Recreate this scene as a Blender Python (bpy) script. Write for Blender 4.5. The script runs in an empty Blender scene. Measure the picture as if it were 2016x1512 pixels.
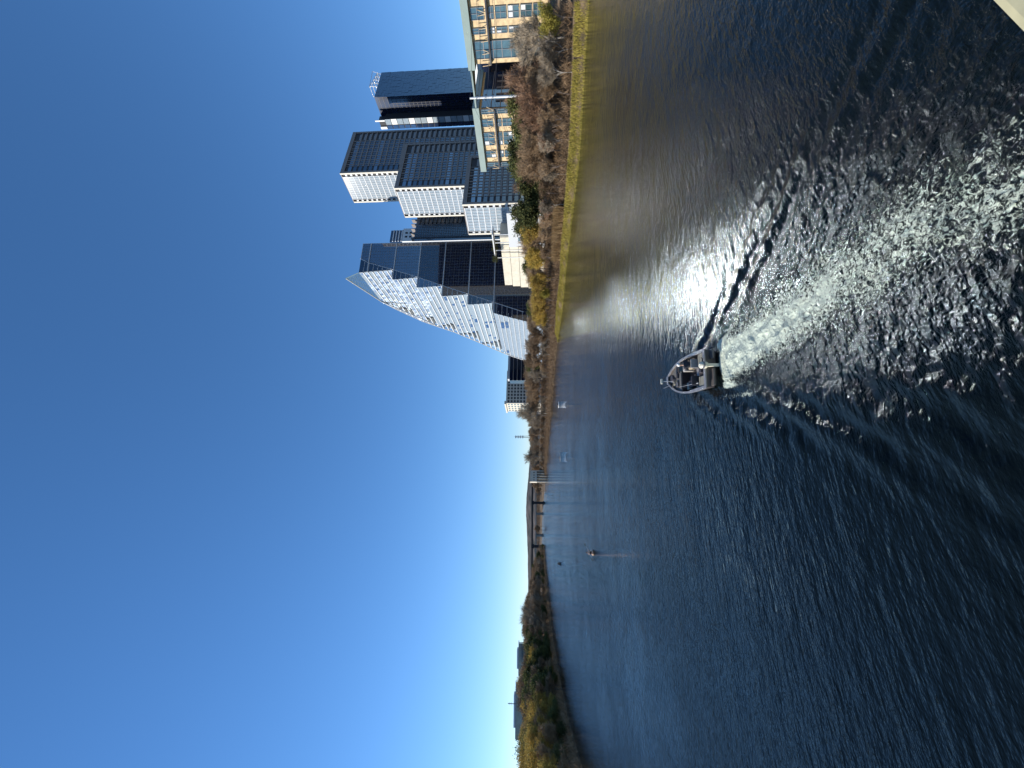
import bpy, bmesh, math, random
import numpy as np
from mathutils import Vector, Matrix
R = math.radians
random.seed(7); rng = np.random.default_rng(7)
sc = bpy.context.scene
COL = sc.collection

# ------------------------------------------------------------------ camera
CAMH = 9.0; FPX = 757.0
TP = (1060.0 - 1008.0) / FPX                # tangent of the upward pitch
PH = math.atan(TP)
Fv = Vector((0, math.cos(PH), math.sin(PH))); Uv = Vector((0, -math.sin(PH), math.cos(PH))); Xv = Vector((1, 0, 0))
cam_d = bpy.data.cameras.new('camera'); cam = bpy.data.objects.new('camera', cam_d); COL.objects.link(cam)
cam_d.sensor_fit = 'HORIZONTAL'; cam_d.sensor_width = 36.0; cam_d.lens = FPX / 2016.0 * 36.0
cam_d.clip_start = 0.05; cam_d.clip_end = 20000
m = Matrix.Identity(4)                       # the photo was taken with the phone turned a quarter turn
for i in range(3):
    m[i][0] = -Uv[i]; m[i][1] = Xv[i]; m[i][2] = -Fv[i]
m[2][3] = CAMH
cam.matrix_world = m
sc.camera = cam
CP = Vector((0, 0, CAMH))
def ray(u, v): return Fv + Xv * ((u - 756) / FPX) + Uv * ((1008 - v) / FPX)
def at(u, v, Y):
    d = ray(u, v); return CP + d * (Y / d.y)
def plane(u, v, z=0.0):
    d = ray(u, v); return CP + d * ((z - CAMH) / d.z)
def proj(p):
    q = Vector(p) - CP; k = q.dot(Fv)
    return 756 + FPX * q.x / k, 1008 - FPX * q.dot(Uv) / k
def run_to_u(P0, d, u):
    """length s so that P0 + s*d shows at column u"""
    a = (u - 756) / FPX; q = P0 - CP
    k0 = q.dot(Fv); k1 = Vector(d).dot(Fv)
    return (a * k0 - q.x) / (d[0] - a * k1)

# ------------------------------------------------------------------ light
SUN_AZ = -84.0; SUN_EL = 27.0               # degrees left of the view, and up
SD = Vector((math.sin(R(SUN_AZ)) * math.cos(R(SUN_EL)), math.cos(R(SUN_AZ)) * math.cos(R(SUN_EL)), math.sin(R(SUN_EL))))
w = bpy.data.worlds.new('World'); sc.world = w; w.use_nodes = True
nt = w.node_tree; bg = nt.nodes['Background']
sky = nt.nodes.new('ShaderNodeTexSky'); sky.sky_type = 'NISHITA'; sky.sun_disc = False
sky.sun_elevation = R(SUN_EL); sky.sun_rotation = R(SUN_AZ)
sky.altitude = 400; sky.air_density = 0.9; sky.dust_density = 0.0; sky.ozone_density = 6.0
hs = nt.nodes.new('ShaderNodeHueSaturation'); hs.inputs['Saturation'].default_value = 1.12; nt.links.new(sky.outputs[0], hs.inputs['Color'])
tn = nt.nodes.new('ShaderNodeMix'); tn.data_type = 'RGBA'; tn.blend_type = 'MULTIPLY'; tn.inputs['Factor'].default_value = 1.0
tn.inputs['B'].default_value = (1.0, 1.01, 1.09, 1); nt.links.new(hs.outputs[0], tn.inputs['A'])
gm = nt.nodes.new('ShaderNodeGamma'); gm.inputs[1].default_value = 0.85; nt.links.new(tn.outputs['Result'], gm.inputs[0]); nt.links.new(gm.outputs[0], bg.inputs[0]); bg.inputs[1].default_value = 0.135
sun_d = bpy.data.lights.new('sun', 'SUN'); sun_d.energy = 4.2; sun_d.angle = R(0.53); sun_d.color = (1.0, 0.94, 0.85)
sun = bpy.data.objects.new('sun', sun_d); COL.objects.link(sun)
sun.rotation_euler = SD.to_track_quat('Z', 'Y').to_euler(); sun.location = (0, 0, 400)
sc.view_settings.view_transform = 'Standard'; sc.view_settings.look = 'None'
sc.view_settings.exposure = 0.6; sc.view_settings.gamma = 1.0
cy = sc.cycles
cy.use_denoising = True; cy.max_bounces = 8; cy.glossy_bounces = 5; cy.diffuse_bounces = 3
cy.blur_glossy = 0.0; cy.sample_clamp_indirect = 50.0; cy.caustics_reflective = True; cy.caustics_refractive = False

# ------------------------------------------------------------------ materials
MATS = {}
def mat(name, col, rough=0.7, metal=0.0, ior=None, noise=None, bump=None, coat=0.0):
    """noise=(scale, amount[, stretch]) varies the base colour; bump=(scale, strength)"""
    m = bpy.data.materials.new(name); m.use_nodes = True; t = m.node_tree; p = t.nodes['Principled BSDF']
    p.inputs['Base Color'].default_value = (*col, 1); p.inputs['Roughness'].default_value = rough
    p.inputs['Metallic'].default_value = metal
    if ior: p.inputs['IOR'].default_value = ior
    if coat: p.inputs['Coat Weight'].default_value = coat
    if noise or bump:
        tc = t.nodes.new('ShaderNodeTexCoord')
    if noise:
        mp = t.nodes.new('ShaderNodeMapping'); mp.inputs['Scale'].default_value = noise[2] if len(noise) > 2 else (1, 1, 1)
        n = t.nodes.new('ShaderNodeTexNoise'); n.inputs['Scale'].default_value = noise[0]; n.inputs['Detail'].default_value = 5
        r = t.nodes.new('ShaderNodeMapRange'); r.inputs['From Min'].default_value = 0.3; r.inputs['From Max'].default_value = 0.7
        r.inputs['To Min'].default_value = 1 - noise[1]; r.inputs['To Max'].default_value = 1 + noise[1]
        mx = t.nodes.new('ShaderNodeVectorMath'); mx.operation = 'SCALE'; mx.inputs[0].default_value = col
        t.links.new(tc.outputs['Object'], mp.inputs[0]); t.links.new(mp.outputs[0], n.inputs['Vector'])
        t.links.new(n.outputs[0], r.inputs[0]); t.links.new(r.outputs[0], mx.inputs['Scale'])
        t.links.new(mx.outputs[0], p.inputs['Base Color'])
    if bump:
        n2 = t.nodes.new('ShaderNodeTexNoise'); n2.inputs['Scale'].default_value = bump[0]; n2.inputs['Detail'].default_value = 3
        b = t.nodes.new('ShaderNodeBump'); b.inputs['Strength'].default_value = bump[1]
        t.links.new(tc.outputs['Object'], n2.inputs['Vector']); t.links.new(n2.outputs[0], b.inputs['Height'])
        t.links.new(b.outputs[0], p.inputs['Normal'])
    MATS[name] = m
    return m
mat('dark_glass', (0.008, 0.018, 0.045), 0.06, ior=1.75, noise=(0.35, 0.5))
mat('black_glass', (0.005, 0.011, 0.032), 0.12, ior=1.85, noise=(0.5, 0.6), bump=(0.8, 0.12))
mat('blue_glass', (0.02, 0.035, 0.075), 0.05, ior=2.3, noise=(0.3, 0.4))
mat('lit_tone_glass', (0.28, 0.33, 0.36), 0.07, ior=1.5, noise=(0.6, 0.14))  # sky sheen of the sunlit sides is put into this base colour
mat('glint_mirror', (0.30, 0.36, 0.40), 0.03, metal=1.0)  # mirror finish for the added panes aimed at the lake
mat('teal_glass', (0.05, 0.10, 0.12), 0.1, ior=1.8, noise=(0.4, 0.4))
mat('taupe_panel', (0.20, 0.175, 0.155), 0.6, noise=(0.8, 0.1))
mat('white_metal', (0.62, 0.63, 0.62), 0.5)
mat('cream_panel', (0.62, 0.57, 0.46), 0.6, noise=(1.0, 0.08))
mat('mullion_grey', (0.16, 0.17, 0.18), 0.5)
mat('line_white', (0.50, 0.52, 0.53), 0.5)
mat('charcoal', (0.018, 0.019, 0.024), 0.7)
mat('black_metal', (0.02, 0.022, 0.028), 0.5)
mat('green_metal', (0.19, 0.26, 0.235), 0.5, noise=(0.3, 0.08))
mat('limestone', (0.62, 0.46, 0.26), 0.85, noise=(0.9, 0.25))
mat('pale_stone', (0.62, 0.57, 0.45), 0.85, noise=(0.5, 0.1))
mat('concrete', (0.50, 0.45, 0.26), 0.9, noise=(12, 0.15), bump=(60, 0.2))
mat('old_concrete', (0.26, 0.23, 0.19), 0.9, noise=(0.6, 0.25))
mat('rust_steel', (0.028, 0.024, 0.024), 0.8, noise=(1.5, 0.3))
mat('bark', (0.13, 0.10, 0.08), 0.95, noise=(3, 0.3))
mat('pale_bark', (0.30, 0.27, 0.23), 0.95, noise=(3, 0.3))
def leafmat(name, c1, c2, sc_=0.8, trans=0.25):
    m = bpy.data.materials.new(name); m.use_nodes = True; t = m.node_tree; p = t.nodes['Principled BSDF']
    p.inputs['Roughness'].default_value = 0.8; p.inputs['Specular IOR Level'].default_value = 0.2
    tc = t.nodes.new('ShaderNodeTexCoord'); n = t.nodes.new('ShaderNodeTexNoise'); n.inputs['Scale'].default_value = sc_; n.inputs['Detail'].default_value = 6
    oi = t.nodes.new('ShaderNodeObjectInfo'); ad = t.nodes.new('ShaderNodeMath'); ad.operation = 'MULTIPLY_ADD'
    ad.inputs[1].default_value = 0.35; ad.inputs[2].default_value = -0.17
    a2 = t.nodes.new('ShaderNodeMath'); a2.operation = 'ADD'
    r = t.nodes.new('ShaderNodeValToRGB'); r.color_ramp.elements[0].position = 0.32; r.color_ramp.elements[1].position = 0.68
    r.color_ramp.elements[0].color = (*c1, 1); r.color_ramp.elements[1].color = (*c2, 1)
    t.links.new(tc.outputs['Object'], n.inputs['Vector']); t.links.new(oi.outputs['Random'], ad.inputs[0])
    t.links.new(ad.outputs[0], a2.inputs[0]); t.links.new(n.outputs[0], a2.inputs[1]); t.links.new(a2.outputs[0], r.inputs[0])
    t.links.new(r.outputs[0], p.inputs['Base Color'])
    tr = t.nodes.new('ShaderNodeBsdfTranslucent'); mx = t.nodes.new('ShaderNodeMixShader'); mx.inputs[0].default_value = trans
    t.links.new(r.outputs[0], tr.inputs[0]); t.links.new(p.outputs[0], mx.inputs[1]); t.links.new(tr.outputs[0], mx.inputs[2])
    t.links.new(mx.outputs[0], t.nodes['Material Output'].inputs[0])
    MATS[name] = m
leafmat('twigs_brown', (0.17, 0.108, 0.06), (0.43, 0.30, 0.175), 0.7, 0.0)
leafmat('twigs_grey', (0.17, 0.135, 0.095), (0.42, 0.34, 0.24), 0.7, 0.0)
leafmat('twigs_red', (0.21, 0.12, 0.07), (0.45, 0.28, 0.17), 0.7, 0.0)
leafmat('leaf_gold', (0.29, 0.19, 0.05), (0.55, 0.39, 0.09), 0.6)
leafmat('leaf_lime', (0.20, 0.17, 0.035), (0.40, 0.34, 0.07), 0.6)
leafmat('leaf_olive', (0.04, 0.048, 0.016), (0.15, 0.155, 0.05), 0.9)
leafmat('reed', (0.26, 0.17, 0.08), (0.50, 0.36, 0.19), 0.5)
leafmat('shore_green', (0.19, 0.17, 0.03), (0.42, 0.34, 0.08), 0.4)

# ground
def ground_mat():
    m = bpy.data.materials.new('ground_litter'); m.use_nodes = True; t = m.node_tree; p = t.nodes['Principled BSDF']
    p.inputs['Roughness'].default_value = 0.95; p.inputs['Specular IOR Level'].default_value = 0.1
    tc = t.nodes.new('ShaderNodeTexCoord'); n = t.nodes.new('ShaderNodeTexNoise'); n.inputs['Scale'].default_value = 0.25; n.inputs['Detail'].default_value = 8
    r = t.nodes.new('ShaderNodeValToRGB'); e = r.color_ramp.elements
    e[0].position = 0.3; e[0].color = (0.06, 0.045, 0.028, 1); e[1].position = 0.75; e[1].color = (0.30, 0.21, 0.13, 1)
    x = e.new(0.52); x.color = (0.16, 0.115, 0.07, 1)
    b = t.nodes.new('ShaderNodeBump'); b.inputs['Strength'].default_value = 0.6; b.inputs['Distance'].default_value = 0.4
    n3 = t.nodes.new('ShaderNodeTexNoise'); n3.inputs['Scale'].default_value = 1.4; n3.inputs['Detail'].default_value = 6
    t.links.new(tc.outputs['Object'], n.inputs['Vector']); t.links.new(tc.outputs['Object'], n3.inputs['Vector'])
    t.links.new(n.outputs[0], r.inputs[0]); t.links.new(r.outputs[0], p.inputs['Base Color'])
    t.links.new(n3.outputs[0], b.inputs['Height']); t.links.new(b.outputs[0], p.inputs['Normal'])
    MATS['ground_litter'] = m
ground_mat()
def hill_mat():
    m = bpy.data.materials.new('hill_woods'); m.use_nodes = True; t = m.node_tree; p = t.nodes['Principled BSDF']
    p.inputs['Roughness'].default_value = 1.0; p.inputs['Specular IOR Level'].default_value = 0.0
    tc = t.nodes.new('ShaderNodeTexCoord'); n = t.nodes.new('ShaderNodeTexNoise'); n.inputs['Scale'].default_value = 0.02; n.inputs['Detail'].default_value = 8
    r = t.nodes.new('ShaderNodeValToRGB'); e = r.color_ramp.elements
    e[0].position = 0.35; e[0].color = (0.06, 0.065, 0.06, 1); e[1].position = 0.68; e[1].color = (0.17, 0.145, 0.13, 1)
    t.links.new(tc.outputs['Object'], n.inputs['Vector']); t.links.new(n.outputs[0], r.inputs[0]); t.links.new(r.outputs[0], p.inputs['Base Color'])
    MATS['hill_woods'] = m
hill_mat()

# water: dark deep body, clear gloss, wind ripples; foam at hull and propeller, widened to stand in for wake glitter
WDIR = R(22)                                # the crests run along this direction from +X
def water_mat():
    m = bpy.data.materials.new('lake_water'); m.use_nodes = True; t = m.node_tree; p = t.nodes['Principled BSDF']; L = t.links
    p.inputs['IOR'].default_value = 1.26; p.inputs['Roughness'].default_value = 0.012
    tc = t.nodes.new('ShaderNodeTexCoord')
    def layer(scale, stretch, ang, strength, detail=3, dist=1.0):
        mp = t.nodes.new('ShaderNodeMapping'); mp.vector_type = 'TEXTURE'
        mp.inputs['Rotation'].default_value = (0, 0, ang); mp.inputs['Scale'].default_value = (stretch, 1, 1)
        n = t.nodes.new('ShaderNodeTexNoise'); n.inputs['Scale'].default_value = scale; n.inputs['Detail'].default_value = detail
        n.inputs['Roughness'].default_value = 0.5
        L.new(tc.outputs['Object'], mp.inputs[0]); L.new(mp.outputs[0], n.inputs['Vector'])
        mm = t.nodes.new('ShaderNodeMath'); mm.operation = 'MULTIPLY'; mm.inputs[1].default_value = strength
        L.new(n.outputs[0], mm.inputs[0]); return mm
    a = layer(4.4, 3.6, WDIR, 0.080); b = layer(11.0, 2.8, WDIR + 0.15, 0.032); c = layer(1.1, 3.0, WDIR - 0.2, 0.075, 2)
    s1 = t.nodes.new('ShaderNodeMath'); s1.operation = 'ADD'; L.new(a.outputs[0], s1.inputs[0]); L.new(b.outputs[0], s1.inputs[1])
    s2a = t.nodes.new('ShaderNodeMath'); s2a.operation = 'ADD'; L.new(s1.outputs[0], s2a.inputs[0]); L.new(c.outputs[0], s2a.inputs[1])
    d_ = layer(0.25, 3.2, WDIR - 0.1, 0.11, 2)
    s2 = t.nodes.new('ShaderNodeMath'); s2.operation = 'ADD'; L.new(s2a.outputs[0], s2.inputs[0]); L.new(d_.outputs[0], s2.inputs[1])
    # gust patches: wide areas ruffled more or less
    g = t.nodes.new('ShaderNodeTexNoise'); g.inputs['Scale'].default_value = 0.04; g.inputs['Detail'].default_value = 8; g.inputs['Roughness'].default_value = 0.7
    L.new(tc.outputs['Object'], g.inputs['Vector'])
    gr = t.nodes.new('ShaderNodeMapRange'); gr.inputs['From Min'].default_value = 0.35; gr.inputs['From Max'].default_value = 0.65
    gr.inputs['To Min'].default_value = 0.45; gr.inputs['To Max'].default_value = 1.35; L.new(g.outputs[0], gr.inputs[0])
    s3 = t.nodes.new('ShaderNodeMath'); s3.operation = 'MULTIPLY'; L.new(s2.outputs[0], s3.inputs[0]); L.new(gr.outputs[0], s3.inputs[1])
    # churned water behind the boat has its own fine chop
    at_ = t.nodes.new('ShaderNodeAttribute'); at_.attribute_name = 'churn'
    n2 = t.nodes.new('ShaderNodeTexNoise'); n2.inputs['Scale'].default_value = 5.5; n2.inputs['Detail'].default_value = 5; n2.inputs['Distortion'].default_value = 0.8
    L.new(tc.outputs['Object'], n2.inputs['Vector'])
    k = t.nodes.new('ShaderNodeMath'); k.operation = 'MULTIPLY'; L.new(n2.outputs[0], k.inputs[0]); L.new(at_.outputs['Fac'], k.inputs[1])
    k2 = t.nodes.new('ShaderNodeMath'); k2.operation = 'MULTIPLY'; k2.inputs[1].default_value = 0.11; L.new(k.outputs[0], k2.inputs[0])
    s4 = t.nodes.new('ShaderNodeMath'); s4.operation = 'ADD'; L.new(s3.outputs[0], s4.inputs[0]); L.new(k2.outputs[0], s4.inputs[1])
    bp = t.nodes.new('ShaderNodeBump'); bp.inputs['Strength'].default_value = 1.0; bp.inputs['Distance'].default_value = 1.0
    L.new(s4.outputs[0], bp.inputs['Height']); L.new(bp.outputs[0], p.inputs['Normal'])
    # foam, with some of the wake's glitter put into its white
    fo = t.nodes.new('ShaderNodeAttribute'); fo.attribute_name = 'foam_glitter'
    n3 = t.nodes.new('ShaderNodeTexNoise'); n3.inputs['Scale'].default_value = 8.0; n3.inputs['Detail'].default_value = 9; n3.inputs['Roughness'].default_value = 0.72
    n3.inputs['Distortion'].default_value = 1.2
    L.new(tc.outputs['Object'], n3.inputs['Vector'])
    su = t.nodes.new('ShaderNodeMath'); su.operation = 'ADD'; L.new(fo.outputs['Fac'], su.inputs[0]); L.new(n3.outputs[0], su.inputs[1])
    fr = t.nodes.new('ShaderNodeMapRange'); fr.inputs['From Min'].default_value = 1.05; fr.inputs['From Max'].default_value = 1.15
    L.new(su.outputs[0], fr.inputs[0])
    mx = t.nodes.new('ShaderNodeMix'); mx.data_type = 'RGBA'
    mx.inputs['A'].default_value = (0.0035, 0.0062, 0.0065, 1); mx.inputs['B'].default_value = (0.55, 0.60, 0.48, 1)
    L.new(fr.outputs[0], mx.inputs['Factor']); L.new(mx.outputs['Result'], p.inputs['Base Color'])
    ro = t.nodes.new('ShaderNodeMapRange'); ro.inputs['To Min'].default_value = 0.012; ro.inputs['To Max'].default_value = 0.6
    L.new(fr.outputs[0], ro.inputs[0]); L.new(ro.outputs[0], p.inputs['Roughness'])
    MATS['lake_water'] = m
water_mat()

# ------------------------------------------------------------------ helpers
def tag(o, label=None, cat=None, group=None, kind=None):
    if label: o['label'] = label
    if cat: o['category'] = cat
    if group: o['group'] = group
    if kind: o['kind'] = kind
    return o
def empty(name, loc=(0, 0, 0), rz=0.0):
    o = bpy.data.objects.new(name, None); COL.objects.link(o); o.location = loc; o.rotation_euler = (0, 0, rz)
    o.empty_display_size = 0.3
    return o
def thing(name, label, cat, loc=(0, 0, 0), rz=0.0, group=None):
    return tag(empty(name, loc, rz), label, cat, group)
def copy_tree(o, parent=None):
    c = o.copy(); COL.objects.link(c); c.parent = parent
    for ch in list(o.children): copy_tree(ch, c)
    return c
class MB:
    def __init__(s): s.v = []; s.f = []
    def quad(s, a, b, c, d):
        n = len(s.v); s.v += [tuple(a), tuple(b), tuple(c), tuple(d)]; s.f.append((n, n + 1, n + 2, n + 3)); return s
    def tri(s, a, b, c):
        n = len(s.v); s.v += [tuple(a), tuple(b), tuple(c)]; s.f.append((n, n + 1, n + 2)); return s
    def obox(s, o, ex, ey, ez):
        """box from corner o with edge vectors"""
        o = Vector(o); ex = Vector(ex); ey = Vector(ey); ez = Vector(ez)
        if ex.cross(ey).dot(ez) < 0: ex, ey = ey, ex
        n = len(s.v)
        s.v += [tuple(p) for p in (o, o + ex, o + ex + ey, o + ey, o + ez, o + ex + ez, o + ex + ey + ez, o + ey + ez)]
        for q in ((0, 3, 2, 1), (4, 5, 6, 7), (0, 1, 5, 4), (1, 2, 6, 5), (2, 3, 7, 6), (3, 0, 4, 7)): s.f.append(tuple(n + i for i in q))
        return s
    def box(s, c, size):
        h = [x / 2 for x in size]
        return s.obox((c[0] - h[0], c[1] - h[1], c[2] - h[2]), (size[0], 0, 0), (0, size[1], 0), (0, 0, size[2]))
    def bar(s, a, b, r, n=6, r2=None, cap=True):
        a = Vector(a); b = Vector(b); d = b - a
        if d.length < 1e-6: return s
        d.normalize(); t = Vector((0, 0, 1)) if abs(d.z) < 0.9 else Vector((1, 0, 0))
        e1 = d.cross(t).normalized(); e2 = d.cross(e1); k = len(s.v); r2 = r if r2 is None else r2
        for P, rr in ((a, r), (b, r2)):
            for i in range(n):
                g = 2 * math.pi * i / n; s.v.append(tuple(P + e1 * (rr * math.cos(g)) + e2 * (rr * math.sin(g))))
        for i in range(n):
            j = (i + 1) % n; s.f.append((k + i, k + n + i, k + n + j, k + j))
        if cap: s.f.append(tuple(k + i for i in range(n))); s.f.append(tuple(k + n + n - 1 - i for i in range(n)))
        return s
    def tube(s, pts, r, n=6):
        for i in range(len(pts) - 1):
            ra = r[i] if isinstance(r, (list, tuple)) else r; rb = r[i + 1] if isinstance(r, (list, tuple)) else r
            s.bar(pts[i], pts[i + 1], ra, n, rb)
        return s
    def lathe(s, prof, c=(0, 0, 0), n=16, squash=1.0):
        k = len(s.v)
        for r, z in prof:
            for i in range(n):
                g = 2 * math.pi * i / n; s.v.append((c[0] + r * math.cos(g), c[1] + r * squash * math.sin(g), c[2] + z))
        for j in range(len(prof) - 1):
            for i in range(n):
                i2 = (i + 1) % n; s.f.append((k + j * n + i, k + j * n + i2, k + (j + 1) * n + i2, k + (j + 1) * n + i))
        s.f.append(tuple(k + n - 1 - i for i in range(n))); s.f.append(tuple(k + (len(prof) - 1) * n + i for i in range(n)))
        return s
    def prism(s, poly, z0, z1):
        k = len(s.v); n = len(poly)
        for z in (z0, z1):
            for p in poly: s.v.append((p[0], p[1], z))
        area = sum(poly[i][0] * poly[(i + 1) % n][1] - poly[(i + 1) % n][0] * poly[i][1] for i in range(n))
        idx = list(range(n)) if area > 0 else list(range(n))[::-1]
        s.f.append(tuple(k + i for i in idx[::-1])); s.f.append(tuple(k + n + i for i in idx))
        for q in range(n):
            i, j = idx[q], idx[(q + 1) % n]; s.f.append((k + i, k + j, k + n + j, k + n + i))
        return s
    def mesh(s, name, material, smooth=False):
        me = bpy.data.meshes.new(name); me.from_pydata(s.v, [], s.f); me.update()
        if smooth: me.polygons.foreach_set('use_smooth', [True] * len(me.polygons))
        me.materials.append(MATS[material]); return me
    def build(s, name, material, parent=None, smooth=False, bevel=0.0):
        o = bpy.data.objects.new(name, s.mesh(name, material, smooth)); COL.objects.link(o)
        if parent: o.parent = parent
        if bevel:
            b = o.modifiers.new('bevel', 'BEVEL'); b.width = bevel; b.segments = 2; b.limit_method = 'ANGLE'
        return o

# ------------------------------------------------------------------ terrain
def P2(u, v): p = plane(u, v); return (p.x, p.y)
right_bank = [(150, -110), (118, -40), (95, 12), P2(1512, 1160), P2(1400, 1153), P2(1290, 1147), P2(1200, 1141), P2(1100, 1129), P2(1000, 1117),
              P2(940, 1111), P2(892, 1106), P2(840, 1098), P2(790, 1092.5), P2(740, 1089), P2(690, 1084.5), P2(640, 1080), P2(590, 1076), P2(560, 1073.2),
              (-190, 640), (-250, 780), (-400, 1050), (-700, 1300)]
left_bank = [(-95, -110), (-84, -40), (-80, 20), P2(0, 1148), P2(60, 1130), P2(120, 1115), P2(190, 1101), P2(255, 1090), P2(320, 1082.5), P2(360, 1078),
             P2(400, 1074.5), P2(440, 1072.2), (-330, 700), (-400, 860), (-560, 1060), (-800, 1260)]
RB = np.array(right_bank); LB = np.array(left_bank)
def pdist(X, Y, PL):
    best = np.full(X.shape, 1e9); side = np.zeros(X.shape)
    for i in range(len(PL) - 1):
        ax, ay = PL[i]; dx, dy = PL[i + 1] - PL[i]; L2 = dx * dx + dy * dy
        t = np.clip(((X - ax) * dx + (Y - ay) * dy) / L2, 0, 1)
        qx = X - (ax + t * dx); qy = Y - (ay + t * dy); d = np.hypot(qx, qy)
        s = np.sign(qx * dy - qy * dx); k = d < best
        best = np.where(k, d, best); side = np.where(k, s, side)
    return best, side
def sm(x): x = np.clip(x, 0, 1); return x * x * (3 - 2 * x)
def ground_h(X, Y):
    X = np.asarray(X, float); Y = np.asarray(Y, float)
    dr, sr = pdist(X, Y, RB); dl, sl = pdist(X, Y, LB)
    r = dr * np.where(sr > 0, 1, -1)         # >0 on the right bank
    l = dl * np.where(sl < 0, 1, -1)         # >0 on the left bank
    taper = np.interp(Y, [60, 170, 260], [2.3, 1.5, 0.9])
    hr = taper * sm(r / 5.5) + 4.2 * sm((r - 9) / 40)
    hl = 1.2 * sm(l / 4) + 4.0 * sm((l - 4) / 30)
    land = np.maximum(r, l)
    h = np.where(r > 0, hr, np.where(l > 0, hl, -0.35 * np.minimum(-land, 8)))
    h = h + np.where(land > 3, 0.35 * np.sin(X * 0.11 + 1.3 * np.sin(Y * 0.07)) * np.sin(Y * 0.09 + X * 0.03), 0)
    return h
def gz(x, y): return float(ground_h(np.array([x]), np.array([y]))[0])
def axis(lo, hi, step, far_lo, far_hi, g=1.12):
    mid = list(np.arange(lo, hi + step / 2, step)); a = [];
    s = step; x = mid[-1]
    while x < far_hi: s *= g; x += s; mid.append(x)
    s = step; x = lo
    while x > far_lo: s *= g; x -= s; a.append(x)
    return np.array(a[::-1] + mid)
def grid_mesh(name, xs, ys, Z, material, smooth=True, attrs=None):
    nx, ny = len(xs), len(ys); X, Y = np.meshgrid(xs, ys)
    co = np.stack([X, Y, Z], -1).reshape(-1, 3).astype(np.float32)
    i = np.arange(nx * ny).reshape(ny, nx)
    q = np.stack([i[:-1, :-1], i[:-1, 1:], i[1:, 1:], i[1:, :-1]], -1).reshape(-1, 4)
    me = bpy.data.meshes.new(name); me.vertices.add(len(co)); me.vertices.foreach_set('co', co.ravel())
    me.loops.add(q.size); me.loops.foreach_set('vertex_index', q.ravel().astype(np.int32))
    me.polygons.add(len(q)); me.polygons.foreach_set('loop_start', np.arange(0, q.size, 4, dtype=np.int32))
    me.update(calc_edges=True); me.validate()
    if smooth: me.polygons.foreach_set('use_smooth', np.ones(len(q), bool))
    for k, A in (attrs or {}).items():
        at_ = me.attributes.new(k, 'FLOAT', 'POINT'); at_.data.foreach_set('value', A.ravel().astype(np.float32))
    me.materials.append(MATS[material]); o = bpy.data.objects.new(name, me); COL.objects.link(o); return o
def noise2(X, Y, lam0, lam1, n, seed, aniso=None):
    r = np.random.default_rng(seed); out = np.zeros_like(X)
    for _ in range(n):
        lam = math.exp(r.uniform(math.log(lam0), math.log(lam1))); th = r.uniform(0, 2 * math.pi) if aniso is None else r.normal(aniso[0], aniso[1])
        k = 2 * math.pi / lam; out += (lam / lam1) ** 0.7 * np.cos(k * (X * math.cos(th) + Y * math.sin(th)) + r.uniform(0, 6.28))
    return out / math.sqrt(n)
xs = axis(-260, 300, 3.0, -6000, 6000); ys = axis(-60, 520, 3.0, -3000, 9000)
X, Y = np.meshgrid(xs, ys); Zg = ground_h(X, Y)
tag(grid_mesh('ground', xs, ys, Zg, 'ground_litter'), 'brown earth banks and city ground', kind='structure')
hx = np.linspace(-2600, 900, 240); hy = np.linspace(1450, 3200, 40)
X, Y = np.meshgrid(hx, hy)
px = 756 + 757 * X / Y
crest = np.interp(px, [-400, 60, 250, 330, 420, 470, 505, 540, 575, 620, 700, 900], [14, 17, 18, 20.5, 21.5, 23.5, 25, 23.5, 20, 17, 13, 8]) / 757 * Y
Zh = 6 + crest * sm((Y - 1450) / 500) * (1 - 0.35 * sm((Y - 2300) / 900)) + noise2(X, Y, 18, 160, 30, 5) * 2.0 * sm((Y - 1450) / 300)
tag(grid_mesh('hills', hx, hy, Zh, 'hill_woods', smooth=False), kind='structure')

# ------------------------------------------------------------------ water with the boat's wake
HEAD = R(-15.0); BOATH = R(-8.0)
STERN = plane(787, 1410); SX, SY = STERN.x, STERN.y
bd = (math.sin(HEAD), math.cos(HEAD))       # boat heading
xs = axis(-9, 15, 0.075, -7000, 7000, 1.10); ys = axis(3.5, 27, 0.075, -2000, 10000, 1.10)
X, Y = np.meshgrid(xs, ys)
dx = X - SX; dy = Y - SY
lon = -(dx * bd[0] + dy * bd[1])            # metres behind the stern
lat = dx * bd[1] - dy * bd[0]               # metres to starboard
behind = sm((lon + 0.1) / 0.8)
H = np.zeros_like(X)
cw = 1.15 + 0.27 * np.clip(lon, 0, 9) + 0.35 * noise2(X, Y, 1.5, 5, 12, 3)
core = behind * np.exp(-(np.abs(lat) / np.maximum(cw, .4)) ** 3.0) * np.exp(-np.clip(lon, 0, 99) / 26)
chop = noise2(X, Y, 0.32, 1.1, 70, 11); H += core * chop * 0.045
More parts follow.
